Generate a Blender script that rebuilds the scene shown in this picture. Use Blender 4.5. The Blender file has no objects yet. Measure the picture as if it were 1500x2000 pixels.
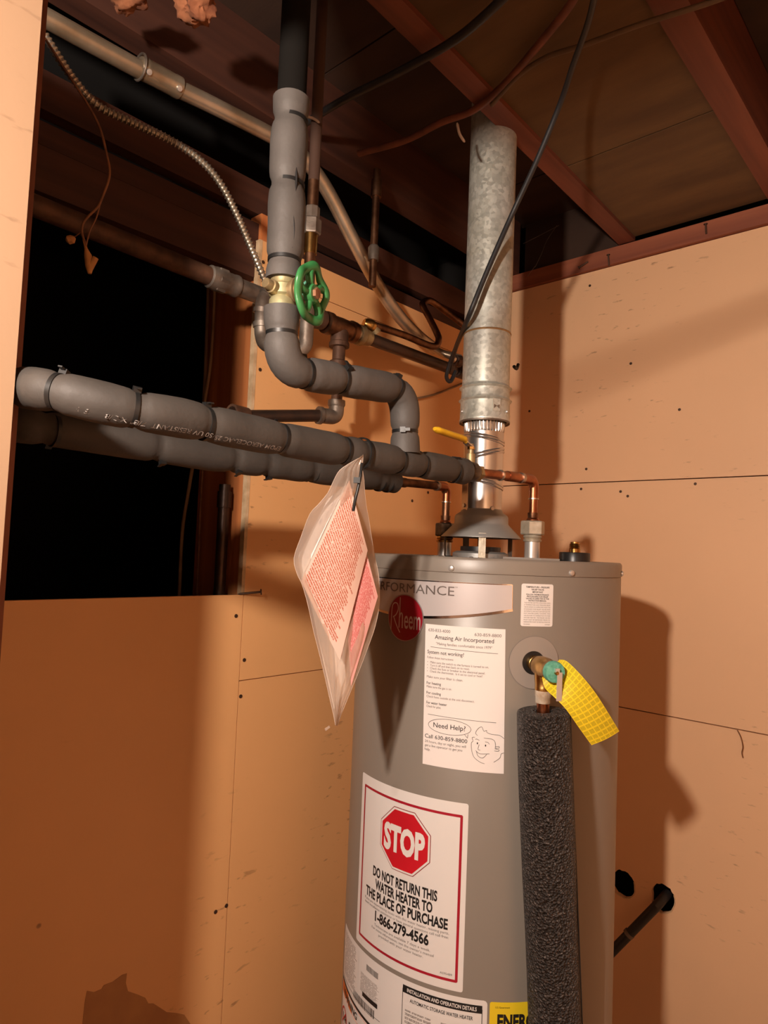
import bpy, bmesh, math, random
from mathutils import Vector, Matrix, noise
random.seed(7)
SC = bpy.context.scene
COL = SC.collection
PI = math.pi

# ---------------------------------------------------------------- camera
cam_d = bpy.data.cameras.new('camera')
cam = bpy.data.objects.new('camera', cam_d)
COL.objects.link(cam)
CAMF = 1317.8                                   # focal length in pixels of a 1500 x 2000 frame
cam_d.sensor_fit = 'VERTICAL'
cam_d.sensor_height = 36.0
cam_d.lens = CAMF / 2000 * 36.0
cam_d.clip_start = 0.02
fw = Vector((-0.67304, 0.73737, 0.05741)); rt = Vector((0.73955, 0.67187, 0.04060)); up = Vector((0.00864, -0.06978, 0.99752))
m = Matrix((rt, up, -fw)).transposed().to_4x4()
m.translation = Vector((0, 0, 1.47))
cam.matrix_world = m
SC.camera = cam

# ---------------------------------------------------------------- world and exposure
w = bpy.data.worlds.new('world'); SC.world = w
w.use_nodes = True
w.node_tree.nodes['Background'].inputs[0].default_value = (0, 0, 0, 1)
w.node_tree.nodes['Background'].inputs[1].default_value = 0
vs = SC.view_settings
vs.view_transform = 'Standard'; vs.look = 'None'; vs.gamma = 1; vs.use_curve_mapping = False
vs.exposure = 0.14
LIGHT = Vector((-0.22, -0.36, 1.84))            # bare bulb in the room outside the closet
LIGHT_COL = (1.0, 0.835, 0.71)
LIGHT_STRENGTH = 2350.0

# ---------------------------------------------------------------- materials
MATS = {}
def nodes_mat(name):
    mt = bpy.data.materials.new(name); mt.use_nodes = True
    nt = mt.node_tree
    return mt, nt, nt.nodes['Principled BSDF']
def N(nt, t, **kw):
    n = nt.nodes.new(t)
    for k, v in kw.items():
        if k in n.bl_rna.properties: setattr(n, k, v)
        else: n.inputs[k].default_value = v
    return n
def L(nt, a, b): nt.links.new(a, b)
def ramp(nt, fac, stops):
    r = nt.nodes.new('ShaderNodeValToRGB')
    e = r.color_ramp.elements
    while len(e) < len(stops): e.new(0.5)
    for el, (p, c) in zip(e, stops):
        el.position = p; el.color = (*c, 1) if len(c) == 3 else c
    L(nt, fac, r.inputs[0]); return r
def mat(name, col, rough=.6, metal=0., col2=None, scale=8, bump=0., bscale=60, stretch=(1, 1, 1), lo=.35, hi=.7, spec=.5, detail=6):
    """a procedural surface: base colour with noise mottling towards col2 and a fine bump"""
    if name in MATS: return MATS[name]
    mt, nt, b = nodes_mat(name)
    b.inputs['Roughness'].default_value = rough
    b.inputs['Metallic'].default_value = metal
    b.inputs['Specular IOR Level'].default_value = spec
    tc = N(nt, 'ShaderNodeTexCoord'); mp = N(nt, 'ShaderNodeMapping')
    mp.inputs['Scale'].default_value = stretch
    L(nt, tc.outputs['Object'], mp.inputs[0])
    nz = N(nt, 'ShaderNodeTexNoise', Scale=scale, Detail=detail)
    L(nt, mp.outputs[0], nz.inputs['Vector'])
    c2 = col2 if col2 else tuple(c * .82 for c in col)
    r = ramp(nt, nz.outputs[0], [(lo, c2), (hi, col)])
    L(nt, r.outputs[0], b.inputs['Base Color'])
    if bump:
        n2 = N(nt, 'ShaderNodeTexNoise', Scale=bscale, Detail=4)
        L(nt, mp.outputs[0], n2.inputs['Vector'])
        bp = N(nt, 'ShaderNodeBump', Strength=bump, Distance=.002)
        L(nt, n2.outputs[0], bp.inputs['Height']); L(nt, bp.outputs[0], b.inputs['Normal'])
    MATS[name] = mt
    return mt

def wall_mat(name, col, streak=True):
    """painted wallboard: flat colour, small dark specks and scuffs"""
    mt, nt, b = nodes_mat(name)
    b.inputs['Roughness'].default_value = .55
    tc = N(nt, 'ShaderNodeTexCoord')
    big = N(nt, 'ShaderNodeTexNoise', Scale=2.2, Detail=4); L(nt, tc.outputs['Object'], big.inputs['Vector'])
    r1 = ramp(nt, big.outputs[0], [(.35, tuple(c * .93 for c in col)), (.7, col)])
    vo = N(nt, 'ShaderNodeTexVoronoi', Scale=9.0); L(nt, tc.outputs['Object'], vo.inputs['Vector'])
    sp = ramp(nt, vo.outputs['Distance'], [(.022, (1, 1, 1)), (.045, (0, 0, 0))])
    gate = N(nt, 'ShaderNodeTexNoise', Scale=3.1, Detail=1); L(nt, tc.outputs['Object'], gate.inputs['Vector'])
    gr = ramp(nt, gate.outputs[0], [(.5, (0, 0, 0)), (.56, (1, 1, 1))])
    mu = N(nt, 'ShaderNodeMath', operation='MULTIPLY'); L(nt, sp.outputs[0], mu.inputs[0]); L(nt, gr.outputs[0], mu.inputs[1])
    # slanted short streaks (old drips and scratches)
    mp = N(nt, 'ShaderNodeMapping'); mp.inputs['Scale'].default_value = (26, 26, 90); mp.inputs['Rotation'].default_value = (0, .5, 0)
    L(nt, tc.outputs['Object'], mp.inputs[0])
    sn = N(nt, 'ShaderNodeTexNoise', Scale=1.0, Detail=3); L(nt, mp.outputs[0], sn.inputs['Vector'])
    sr = ramp(nt, sn.outputs[0], [(.635, (0, 0, 0)), (.72, (.6, .6, .6))])
    g2 = N(nt, 'ShaderNodeTexNoise', Scale=1.9, Detail=2); L(nt, tc.outputs['Object'], g2.inputs['Vector'])
    g2r = ramp(nt, g2.outputs[0], [(.52, (0, 0, 0)), (.64, (1, 1, 1))])
    m2 = N(nt, 'ShaderNodeMath', operation='MULTIPLY'); L(nt, sr.outputs[0], m2.inputs[0]); L(nt, g2r.outputs[0], m2.inputs[1])
    mx = N(nt, 'ShaderNodeMath', operation='MAXIMUM'); L(nt, mu.outputs[0], mx.inputs[0]); L(nt, m2.outputs[0], mx.inputs[1])
    mix = N(nt, 'ShaderNodeMix', data_type='RGBA'); L(nt, mx.outputs[0], mix.inputs[0]); L(nt, r1.outputs[0], mix.inputs[6])
    mix.inputs[7].default_value = (col[0] * .22, col[1] * .16, col[2] * .14, 1)
    L(nt, mix.outputs[2], b.inputs['Base Color'])
    n2 = N(nt, 'ShaderNodeTexNoise', Scale=120, Detail=3); L(nt, tc.outputs['Object'], n2.inputs['Vector'])
    bp = N(nt, 'ShaderNodeBump', Strength=.08, Distance=.002); L(nt, n2.outputs[0], bp.inputs['Height']); L(nt, bp.outputs[0], b.inputs['Normal'])
    MATS[name] = mt
    return mt

def wood_mat(name, col, col2, axis):
    st = [30, 30, 30]; st[axis] = 1.6
    return mat(name, col, .65, 0, col2, 1.0, .25, 2.5, tuple(st), .3, .72)

def print_mat(name, paper, ink, rows, words=14., th=.42, margin=.07, rough=.55, fill=.62, alpha=1.0):
    """flat print: rows of unreadable small type on paper, laid out in UV"""
    mt, nt, b = nodes_mat(name)
    b.inputs['Roughness'].default_value = rough
    uv = N(nt, 'ShaderNodeUVMap'); sx = N(nt, 'ShaderNodeSeparateXYZ'); L(nt, uv.outputs[0], sx.inputs[0])
    def M(op, a, c=None):
        n = N(nt, 'ShaderNodeMath', operation=op)
        for i, v in enumerate((a, c)):
            if v is None: continue
            if isinstance(v, (int, float)): n.inputs[i].default_value = v
            else: L(nt, v, n.inputs[i])
        return n.outputs[0]
    vr = M('MULTIPLY', sx.outputs[1], rows)
    row = M('FLOOR', vr); fr = M('FRACT', vr)
    band = M('MULTIPLY', M('GREATER_THAN', fr, .22), M('LESS_THAN', fr, .22 + fill))
    cb = N(nt, 'ShaderNodeCombineXYZ'); L(nt, M('MULTIPLY', sx.outputs[0], words), cb.inputs[0]); L(nt, M('MULTIPLY', row, 7.31), cb.inputs[1])
    nz = N(nt, 'ShaderNodeTexNoise', Scale=1.6, Detail=2); L(nt, cb.outputs[0], nz.inputs['Vector'])
    word = M('GREATER_THAN', nz.outputs[0], th)
    c3 = N(nt, 'ShaderNodeCombineXYZ'); L(nt, M('MULTIPLY', sx.outputs[0], words * 9), c3.inputs[0]); L(nt, M('MULTIPLY', vr, 2.2), c3.inputs[1])
    n3 = N(nt, 'ShaderNodeTexNoise', Scale=1.0, Detail=1); L(nt, c3.outputs[0], n3.inputs['Vector'])
    glyph = M('GREATER_THAN', n3.outputs[0], .42)
    cl = N(nt, 'ShaderNodeCombineXYZ'); L(nt, M('MULTIPLY', row, .37), cl.inputs[0])
    nl = N(nt, 'ShaderNodeTexNoise', Scale=1.7, Detail=1); L(nt, cl.outputs[0], nl.inputs['Vector'])
    endx = M('ADD', M('MULTIPLY', nl.outputs[0], .55), .55)
    rag = M('LESS_THAN', sx.outputs[0], endx)
    ins = M('MULTIPLY', M('GREATER_THAN', sx.outputs[0], margin), M('LESS_THAN', sx.outputs[0], 1 - margin))
    ins2 = M('MULTIPLY', M('GREATER_THAN', sx.outputs[1], margin), M('LESS_THAN', sx.outputs[1], 1 - margin))
    k = M('MULTIPLY', M('MULTIPLY', band, word), M('MULTIPLY', M('MULTIPLY', glyph, rag), M('MULTIPLY', ins, ins2)))
    mix = N(nt, 'ShaderNodeMix', data_type='RGBA'); L(nt, k, mix.inputs[0])
    mix.inputs[6].default_value = (*paper, 1); mix.inputs[7].default_value = (*ink, 1)
    L(nt, mix.outputs[2], b.inputs['Base Color'])
    MATS[name] = mt
    return mt

PEACH = wall_mat('wall_peach', (.86, .535, .305))
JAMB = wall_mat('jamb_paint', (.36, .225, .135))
BROWNW = wall_mat('wall_left_paint', (.87, .465, .195))
GYP = mat('gypsum_edge', (.72, .52, .32), .9, 0, (.5, .33, .18), 40, .4, 150)
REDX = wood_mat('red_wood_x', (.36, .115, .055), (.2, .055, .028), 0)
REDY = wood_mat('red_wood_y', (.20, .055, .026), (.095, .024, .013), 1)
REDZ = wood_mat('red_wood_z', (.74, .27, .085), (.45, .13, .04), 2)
SHADEDY = wood_mat('shaded_wood_y', (.09, .03, .016), (.04, .013, .008), 1)  # wood darkened in its colour for the shade of the unlit joist bays
FIBER = mat('fiber_panel', (.135, .072, .024), .85, 0, (.085, .043, .015), 4, .2, 60, (1, 4, 1))
PLY = mat('subfloor_board', (.05, .023, .012), .8, 0, (.025, .011, .006), 3, .2, 60, (1, 4, 1))
CONC = mat('concrete', (.30, .20, .13), .9, 0, (.22, .15, .10), 5, .4, 60)
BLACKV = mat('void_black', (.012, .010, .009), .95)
ROOMP = mat('room_paint', (.42, .24, .14), .8)
FOAM = mat('grey_foam', (.096, .086, .079), .62, 0, (.066, .059, .054), 14, .25, 140)
FOAM2 = mat('grey_foam_dark', (.060, .052, .045), .66, 0, (.04, .034, .03), 14, .25, 140)  # darker grey for the rear sleeve
FOAM3 = mat('grey_foam_long', (.066, .057, .050), .64, 0, (.044, .038, .033), 14, .25, 140)
TIE = mat('tie_black', (.012, .012, .012), .42)
COPPER = mat('copper', (.58, .24, .12), .34, 1, (.27, .095, .045), 30, .1, 90)
OLDCOP = mat('old_copper', (.30, .16, .09), .45, 1, (.12, .055, .03), 40, .2, 90)
SOLDER = mat('solder', (.72, .66, .58), .35, 1, (.4, .35, .3), 90)
BRASS = mat('brass', (.66, .42, .14), .28, 1, (.40, .22, .07), 45, .1, 120)
BRONZE = mat('aged_bronze', (.46, .36, .19), .5, .7, (.20, .13, .07), 30, .2, 120)
VALVEG = mat('valve_bronze_green', (.44, .42, .24), .5, .45, (.30, .24, .12), 28, .2, 120)
GREEN = mat('green_enamel', (.045, .22, .07), .3, 0, (.03, .17, .05), 22, .1, 90)
VERDI = mat('verdigris', (.16, .46, .33), .7, 0, (.07, .28, .19), 160, .3, 200)
IRON = mat('black_iron', (.05, .038, .032), .38, .6, (.09, .05, .035), 30, .3, 120)
RUST = mat('rusty_iron', (.17, .085, .05), .6, .5, (.06, .032, .022), 24, .4, 120)
GALV = mat('old_galvanised', (.30, .26, .22), .5, .7, (.15, .11, .085), 26, .3, 120)
CONDUIT = mat('conduit_steel', (.68, .58, .45), .32, .75, (.36, .26, .16), 10, .1, 60)
STEEL = mat('shiny_sheet', (.80, .78, .75), .27, .92, (.55, .52, .49), 10, .05, 30)
HOOD = mat('hood_sheet', (.40, .40, .385), .42, .45, (.33, .33, .32), 10, .1, 40)
CHROME = mat('screw_steel', (.75, .73, .70), .33, .7)
NICKEL = mat('nickel_nut', (.62, .57, .47), .5, .6, (.42, .36, .26), 50, .3, 120)
DARKNUT = mat('tarnished_nut', (.20, .17, .14), .4, .8, (.07, .055, .045), 60, .3, 120)
TANK = mat('taupe_enamel', (.245, .212, .178), .36, 0, (.235, .203, .17), 3, .02, 60)
TANKTOP = mat('dusty_top', (.28, .19, .13), .8, 0, (.2, .11, .07), 40, .4, 120)
PLASTICG = mat('grey_plastic', (.33, .285, .25), .45, 0, (.31, .27, .235), 3)
BLACKP = mat('black_plastic', (.015, .014, .014), .35)
WHITE = mat('paper_white', (.80, .765, .735), .5, 0, (.78, .745, .715), 6)
PAPER = mat('sheet_paper', (.86, .80, .765), .7, 0, (.84, .78, .745), 6)
SILVERL = mat('silver_label', (.60, .555, .55), .33, .25, (.58, .535, .53), 4)
FOIL = mat('foil', (.85, .80, .76), .14, 1)
FOILTXT = mat('foil_text', (.30, .26, .24), .32, .5, (.16, .13, .12), 12)
INK = mat('ink_black', (.014, .013, .013), .5)
GREYINK = mat('ink_grey', (.20, .18, .17), .6)
RED = mat('ink_red', (.42, .012, .03), .42)
LOGO = mat('logo_red', (.30, .008, .018), .3)
BRIGHTRED = mat('stop_red', (.62, .01, .022), .45)
ORANGE = mat('ink_orange', (.75, .16, .03), .5)
YELLOW = mat('label_yellow', (.88, .66, .02), .5, 0, (.84, .62, .02), 8)
YELVINYL = mat('yellow_vinyl', (.80, .47, .02), .4, 0, (.70, .38, .015), 60)
WIRE = mat('brown_wire', (.30, .13, .05), .6, 0, (.16, .065, .03), 40)
NM = mat('cable_jacket', (.34, .22, .12), .6, 0, (.22, .13, .07), 20)
CORD = mat('black_cord', (.018, .018, .02), .5)
ARMOR = mat('armor_steel', (.66, .62, .54), .35, .9, (.45, .40, .32), 30)
TUFT = mat('torn_insulation', (.42, .16, .07), .95, 0, (.16, .05, .022), 30, .8, 60)
TAPE = mat('pipe_tape', (.62, .56, .46), .6, 0, (.42, .30, .2), 60, .5, 160)
NAIL = mat('nail_steel', (.10, .055, .035), .5, .6)
BULBG = None
TAGM = print_mat('tag_print', (.88, .68, .02), (.16, .13, .01), 38, 9, .38, .09, .55, .5)
BOOKM = print_mat('booklet_print', (.70, .48, .40), (.45, .12, .07), 34, 7, .34, .04)
BOOKW = print_mat('booklet_cover', (.80, .74, .73), (.45, .42, .47), 9, 3, .62, .1)
FINE = print_mat('fine_print', (.78, .745, .715), (.30, .275, .26), 26, 8, .40, .05)

def galv_vent():
    mt, nt, b = nodes_mat('spangled_zinc')
    b.inputs['Metallic'].default_value = .5
    b.inputs['Roughness'].default_value = .42
    tc = N(nt, 'ShaderNodeTexCoord')
    v = N(nt, 'ShaderNodeTexVoronoi', Scale=150.0); L(nt, tc.outputs['Object'], v.inputs['Vector'])
    r = ramp(nt, v.outputs['Color'], [(.1, (.52, .54, .50)), (.9, (.72, .74, .69))])
    n = N(nt, 'ShaderNodeTexNoise', Scale=14, Detail=5); L(nt, tc.outputs['Object'], n.inputs['Vector'])
    r2 = ramp(nt, n.outputs[0], [(.3, (.78, .76, .70)), (.7, (1, 1, 1))])
    mx = N(nt, 'ShaderNodeMix', data_type='RGBA', blend_type='MULTIPLY'); mx.inputs[0].default_value = 1
    L(nt, r.outputs[0], mx.inputs[6]); L(nt, r2.outputs[0], mx.inputs[7]); L(nt, mx.outputs[2], b.inputs['Base Color'])
    rr = ramp(nt, v.outputs['Color'], [(.1, (.36, .36, .36)), (.9, (.52, .52, .52))]); L(nt, rr.outputs[0], b.inputs['Roughness'])
    MATS['zinc'] = mt; return mt
ZINC = galv_vent()
def coarse_foam():
    mt, nt, b = nodes_mat('coarse_foam'); b.inputs['Roughness'].default_value = .5
    tc = N(nt, 'ShaderNodeTexCoord')
    v = N(nt, 'ShaderNodeTexVoronoi', Scale=300.0); L(nt, tc.outputs['Object'], v.inputs['Vector'])
    n = N(nt, 'ShaderNodeTexNoise', Scale=260, Detail=3); L(nt, tc.outputs['Object'], n.inputs['Vector'])
    r = ramp(nt, n.outputs[0], [(.35, (.022, .019, .018)), (.58, (.085, .072, .066)), (.72, (.24, .20, .18))])
    L(nt, r.outputs[0], b.inputs['Base Color'])
    ad = N(nt, 'ShaderNodeMath', operation='ADD'); L(nt, v.outputs['Distance'], ad.inputs[0]); L(nt, n.outputs[0], ad.inputs[1])
    bp = N(nt, 'ShaderNodeBump', Strength=1.0, Distance=.010); L(nt, ad.outputs[0], bp.inputs['Height']); L(nt, bp.outputs[0], b.inputs['Normal'])
    return mt
CFOAM = coarse_foam()
def film():
    mt, nt, b = nodes_mat('clear_film')
    out = nt.nodes['Material Output']
    tr = N(nt, 'ShaderNodeBsdfTransparent'); tr.inputs[0].default_value = (.97, .93, .88, 1)
    df = N(nt, 'ShaderNodeBsdfTranslucent'); df.inputs[0].default_value = (.85, .72, .62, 1)
    d2 = N(nt, 'ShaderNodeBsdfDiffuse'); d2.inputs[0].default_value = (.85, .72, .62, 1)
    gl = N(nt, 'ShaderNodeBsdfGlossy'); gl.inputs['Roughness'].default_value = .12
    tc = N(nt, 'ShaderNodeTexCoord'); nz = N(nt, 'ShaderNodeTexNoise', Scale=22, Detail=4); L(nt, tc.outputs['Object'], nz.inputs['Vector'])
    bp = N(nt, 'ShaderNodeBump', Strength=.35, Distance=.01); L(nt, nz.outputs[0], bp.inputs['Height'])
    L(nt, bp.outputs[0], gl.inputs['Normal'])
    a = N(nt, 'ShaderNodeMixShader'); a.inputs[0].default_value = .5; L(nt, df.outputs[0], a.inputs[1]); L(nt, d2.outputs[0], a.inputs[2])
    c = N(nt, 'ShaderNodeMixShader'); c.inputs[0].default_value = .40; L(nt, tr.outputs[0], c.inputs[1]); L(nt, a.outputs[0], c.inputs[2])
    e = N(nt, 'ShaderNodeMixShader'); e.inputs[0].default_value = .13; L(nt, c.outputs[0], e.inputs[1]); L(nt, gl.outputs[0], e.inputs[2])
    L(nt, e.outputs[0], out.inputs['Surface'])
    return mt
FILM = film()

# ---------------------------------------------------------------- mesh helpers
class MB:
    """collects faces; build() links them as one object"""
    def __init__(s): s.v = []; s.f = []; s.uv = {}
    def add(s, vs, fs):
        o = len(s.v); s.v += [tuple(p) for p in vs]; s.f += [tuple(i + o for i in f) for f in fs]; return s
    def box(s, a, b):
        x0, y0, z0 = a; x1, y1, z1 = b
        return s.add([(x0,y0,z0),(x1,y0,z0),(x1,y1,z0),(x0,y1,z0),(x0,y0,z1),(x1,y0,z1),(x1,y1,z1),(x0,y1,z1)],
                     [(0,3,2,1),(4,5,6,7),(0,1,5,4),(1,2,6,5),(2,3,7,6),(3,0,4,7)])
    def obox(s, c, ax, ay, az, hx, hy, hz):
        c = Vector(c); vs = []
        for k in (-1, 1):
            for (i, j) in ((-1,-1),(1,-1),(1,1),(-1,1)):
                vs.append(c + ax*hx*i + ay*hy*j + az*hz*k)
        return s.add(vs, [(0,3,2,1),(4,5,6,7),(0,1,5,4),(1,2,6,5),(2,3,7,6),(3,0,4,7)])
    def lathe(s, prof, c=(0,0,0), axis=(0,0,1), seg=32, capa=True, capb=True):
        """prof: (radius, height along axis)"""
        ax = Vector(axis).normalized(); u = ax.orthogonal().normalized(); v = ax.cross(u); c = Vector(c)
        vs = []; fs = []; n = len(prof)
        for r, h in prof:
            for k in range(seg):
                t = 2*PI*k/seg; vs.append(c + ax*h + (u*math.cos(t) + v*math.sin(t))*r)
        for i in range(n-1):
            for k in range(seg):
                k2 = (k+1) % seg; fs.append((i*seg+k, i*seg+k2, (i+1)*seg+k2, (i+1)*seg+k))
        if capa: fs.append(tuple(range(seg-1, -1, -1)))
        if capb: fs.append(tuple((n-1)*seg + k for k in range(seg)))
        return s.add(vs, fs)
    def prism(s, poly, c, ax, ay, az, h):
        """polygon (list of 2D) in the ax/ay plane at c, extruded along az by h"""
        c = Vector(c); n = len(poly)
        vs = [c + ax*x + ay*y for x, y in poly] + [c + ax*x + ay*y + az*h for x, y in poly]
        fs = [tuple(range(n-1, -1, -1)), tuple(range(n, 2*n))] + [(i, (i+1)%n, n+(i+1)%n, n+i) for i in range(n)]
        return s.add(vs, fs)
    def tube(s, pts, r, seg=14, cap=True, squash=None):
        """r: number or list, one per point"""
        P = [Vector(p) for p in pts]; n = len(P)
        R = [r]*n if isinstance(r, (int, float)) else r
        T = []
        for i in range(n):
            t = P[min(i+1, n-1)] - P[max(i-1, 0)]
            T.append(t.normalized() if t.length > 1e-9 else Vector((0,0,1)))
        u = T[0].orthogonal().normalized(); vs = []; fs = []
        for i in range(n):
            u = (u - T[i]*u.dot(T[i])).normalized(); v = T[i].cross(u)
            for k in range(seg):
                a = 2*PI*k/seg; vs.append(P[i] + (u*math.cos(a) + v*math.sin(a))*R[i])
        for i in range(n-1):
            for k in range(seg):
                k2 = (k+1) % seg; fs.append((i*seg+k, i*seg+k2, (i+1)*seg+k2, (i+1)*seg+k))
        if cap: fs.append(tuple(range(seg-1, -1, -1))); fs.append(tuple((n-1)*seg+k for k in range(seg)))
        return s.add(vs, fs)
    def sheet(s, rows, th=0):
        """grid of points rows[j][i]; carries a 0..1 uv; th gives it a thickness"""
        nj, ni = len(rows), len(rows[0]); o = len(s.v)
        P = [[Vector(p) for p in r] for r in rows]
        s.v += [tuple(p) for r in P for p in r]
        f0 = len(s.f)
        for j in range(nj-1):
            for i in range(ni-1):
                s.f.append((o+j*ni+i, o+j*ni+i+1, o+(j+1)*ni+i+1, o+(j+1)*ni+i))
                s.uv[len(s.f)-1] = [(i/(ni-1), 1-j/(nj-1)), ((i+1)/(ni-1), 1-j/(nj-1)), ((i+1)/(ni-1), 1-(j+1)/(nj-1)), (i/(ni-1), 1-(j+1)/(nj-1))]
        if th:
            o2 = len(s.v)
            for j in range(nj):
                for i in range(ni):
                    a = P[j][min(i+1, ni-1)] - P[j][max(i-1, 0)]; b = P[min(j+1, nj-1)][i] - P[max(j-1, 0)][i]
                    s.v.append(tuple(P[j][i] + a.cross(b).normalized()*th))
            for j in range(nj-1):
                for i in range(ni-1):
                    s.f.append((o2+j*ni+i, o2+(j+1)*ni+i, o2+(j+1)*ni+i+1, o2+j*ni+i+1))
            ring = [(0, i) for i in range(ni)] + [(j, ni-1) for j in range(1, nj)] + [(nj-1, i) for i in range(ni-2, -1, -1)] + [(j, 0) for j in range(nj-2, 0, -1)]
            for q in range(len(ring)):
                (j0, i0), (j1, i1) = ring[q], ring[(q+1) % len(ring)]
                s.f.append((o+j0*ni+i0, o2+j0*ni+i0, o2+j1*ni+i1, o+j1*ni+i1))
        return s
    def build(s, name, material, parent=None, smooth=40, origin=None, **props):
        me = bpy.data.meshes.new(name)
        o = Vector(origin) if origin is not None else world_org(parent)
        me.from_pydata([tuple(Vector(p) - o) for p in s.v], [], s.f)
        if s.uv:
            ul = me.uv_layers.new(name='UVMap')
            for fi, c in s.uv.items():
                for li, q in zip(me.polygons[fi].loop_indices, c): ul.data[li].uv = q
        me.update()
        bm = bmesh.new(); bm.from_mesh(me)
        if not s.uv: bmesh.ops.recalc_face_normals(bm, faces=bm.faces)
        bm.to_mesh(me); bm.free()
        if smooth:
            me.shade_smooth(); me.set_sharp_from_angle(angle=math.radians(smooth))
        ob = bpy.data.objects.new(name, me); COL.objects.link(ob)
        mm = material if isinstance(material, (list, tuple)) else [material]
        for q in mm: me.materials.append(q)
        if parent: ob.parent = parent
        else: ob.location = o
        ob['org'] = tuple(o)
        for k, v in props.items(): ob[k] = v
        return ob
def world_org(p):
    return Vector(p['org']) if p is not None else Vector((0, 0, 0))
def thing(name, label, cat, loc, group=None):
    o = bpy.data.objects.new(name, None); COL.objects.link(o)
    o.empty_display_size = .03
    o.location = loc; o['org'] = tuple(loc); o['label'] = label; o['category'] = cat
    if group: o['group'] = group
    return o
def tag(o, label, cat, group=None):
    o['label'] = label; o['category'] = cat
    if group: o['group'] = group
    return o
def smooth_path(pts, n=6):
    P = [Vector(p) for p in pts]; out = []
    for i in range(len(P)-1):
        a, b, c, d = P[max(i-1, 0)], P[i], P[i+1], P[min(i+2, len(P)-1)]
        for k in range(n):
            t = k/n
            out.append(.5*((2*b) + (c-a)*t + (2*a-5*b+4*c-d)*t*t + (3*b-a-3*c+d)*t**3))
    out.append(P[-1]); return out
def round_path(pts, rad, n=8):
    """polyline with rounded corners"""
    P = [Vector(p) for p in pts]; out = [P[0]]
    for i in range(1, len(P)-1):
        a, b, c = P[i-1], P[i], P[i+1]
        d = min(rad, (a-b).length*.48, (c-b).length*.48)
        p, q = b + (a-b).normalized()*d, b + (c-b).normalized()*d
        for k in range(n+1):
            t = k/n; out.append(p*(1-t)**2 + b*2*t*(1-t) + q*t*t)
    out.append(P[-1]); return out
def resample(pts, step):
    P = [Vector(p) for p in pts]; out = [P[0]]; acc = 0
    for a, b in zip(P, P[1:]):
        d = (b-a).length
        if d < 1e-9: continue
        t = step - acc
        while t < d: out.append(a + (b-a)*(t/d)); t += step
        acc = d - (t - step)
    if (out[-1]-P[-1]).length > step*.3: out.append(P[-1])
    else: out[-1] = P[-1]
    return out
def hexnut(c, axis, r, h, name, material, parent):
    mb = MB(); ax = Vector(axis).normalized(); u = ax.orthogonal().normalized(); v = ax.cross(u)
    pr = [(r*.93, -h/2), (r, -h/2 + .08*h), (r, h/2 - .08*h), (r*.93, h/2)]
    mb.lathe(pr, c, axis, 6)
    return mb.build(name, material, parent, smooth=0)
X3, Y3, Z3 = Vector((1,0,0)), Vector((0,1,0)), Vector((0,0,1))

# ================================================================ the setting
def struct(o): o['kind'] = 'structure'; return o
def sroot(name, loc=(0,0,0)):
    o = bpy.data.objects.new(name, None); COL.objects.link(o); o.location = loc; o['org'] = tuple(loc); o['kind'] = 'structure'; return o
XW, YW = -1.18, 1.775
struct(MB().box((-3.0, -1.7, -.1), (1.6, 3.0, 0)).build('floor', CONC))

def panel_holes(outer, holes, plane, val, th, normal):
    """flat panel with holes; outer / holes are 2D loops; plane 'y' or 'x'"""
    bm = bmesh.new(); edges = []
    def P(a, b): return (a, val, b) if plane == 'y' else (val, a, b) if plane == 'x' else (a, b, val)
    for loop in [outer] + holes:
        vs = [bm.verts.new(P(*p)) for p in loop]
        edges += [bm.edges.new((vs[i], vs[(i+1) % len(vs)])) for i in range(len(vs))]
    bmesh.ops.triangle_fill(bm, use_beauty=True, edges=edges)
    r = bmesh.ops.extrude_face_region(bm, geom=bm.faces[:])
    d = Vector(normal)*th
    for e in r['geom']:
        if isinstance(e, bmesh.types.BMVert): e.co += d
    bmesh.ops.recalc_face_normals(bm, faces=bm.faces)
    bm.verts.index_update()
    mb = MB(); mb.v = [tuple(v.co) for v in bm.verts]; mb.f = [tuple(v.index for v in f.verts) for f in bm.faces]
    bm.free(); return mb
def ragged(c, rx, ry, n=26, amp=.1, seed=1):
    rnd = random.Random(seed)
    return [(c[0] + rx*math.cos(2*PI*k/n)*(1+rnd.uniform(-amp, amp)), c[1] + ry*math.sin(2*PI*k/n)*(1+rnd.uniform(-amp, amp))) for k in range(n)]

# back wall (right in the picture): three rows of board, two torn pipe holes in the lowest
wb = sroot('wall_back', (0, YW, 0))
g = .0014
H1 = ragged((-.727, .633), .031, .034, 26, .07, 3); H2 = ragged((-.626, .634), .029, .035, 26, .07, 5)
panel_holes([(XW, 0), (1.5, 0), (1.5, 1.0825-g), (XW, 1.0825-g)], [H1, H2], 'y', YW, .012, (0, 1, 0)).build('panel', PEACH, wb, 0)
for z0, z1 in ((1.0825+g, 1.684-g), (1.684+g, 2.2905)):
    MB().box((XW, YW, z0), (1.5, YW+.012, z1)).build('panel', PEACH, wb, 0)
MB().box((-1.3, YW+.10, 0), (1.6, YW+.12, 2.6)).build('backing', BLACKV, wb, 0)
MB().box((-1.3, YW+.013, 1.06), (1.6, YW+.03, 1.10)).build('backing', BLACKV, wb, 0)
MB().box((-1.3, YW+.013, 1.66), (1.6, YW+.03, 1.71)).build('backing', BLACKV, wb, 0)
for loop, q in ((H1, 0), (H2, 1)):                     # pale torn gypsum lip around each hole
    pts = [(x, YW-.0012, z) for x, z in loop]; n = len(pts)
    MB().tube([pts[(k + n//2 + 3) % n] for k in range(n//2)], .0016, 6).build('torn_lip', GYP, wb)
tp = struct(MB().box((XW, YW-.012, 2.2925), (1.5, YW+.09, 2.339)).build('trim_1', REDX, None, 0, (0, YW, 2.29)))
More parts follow.
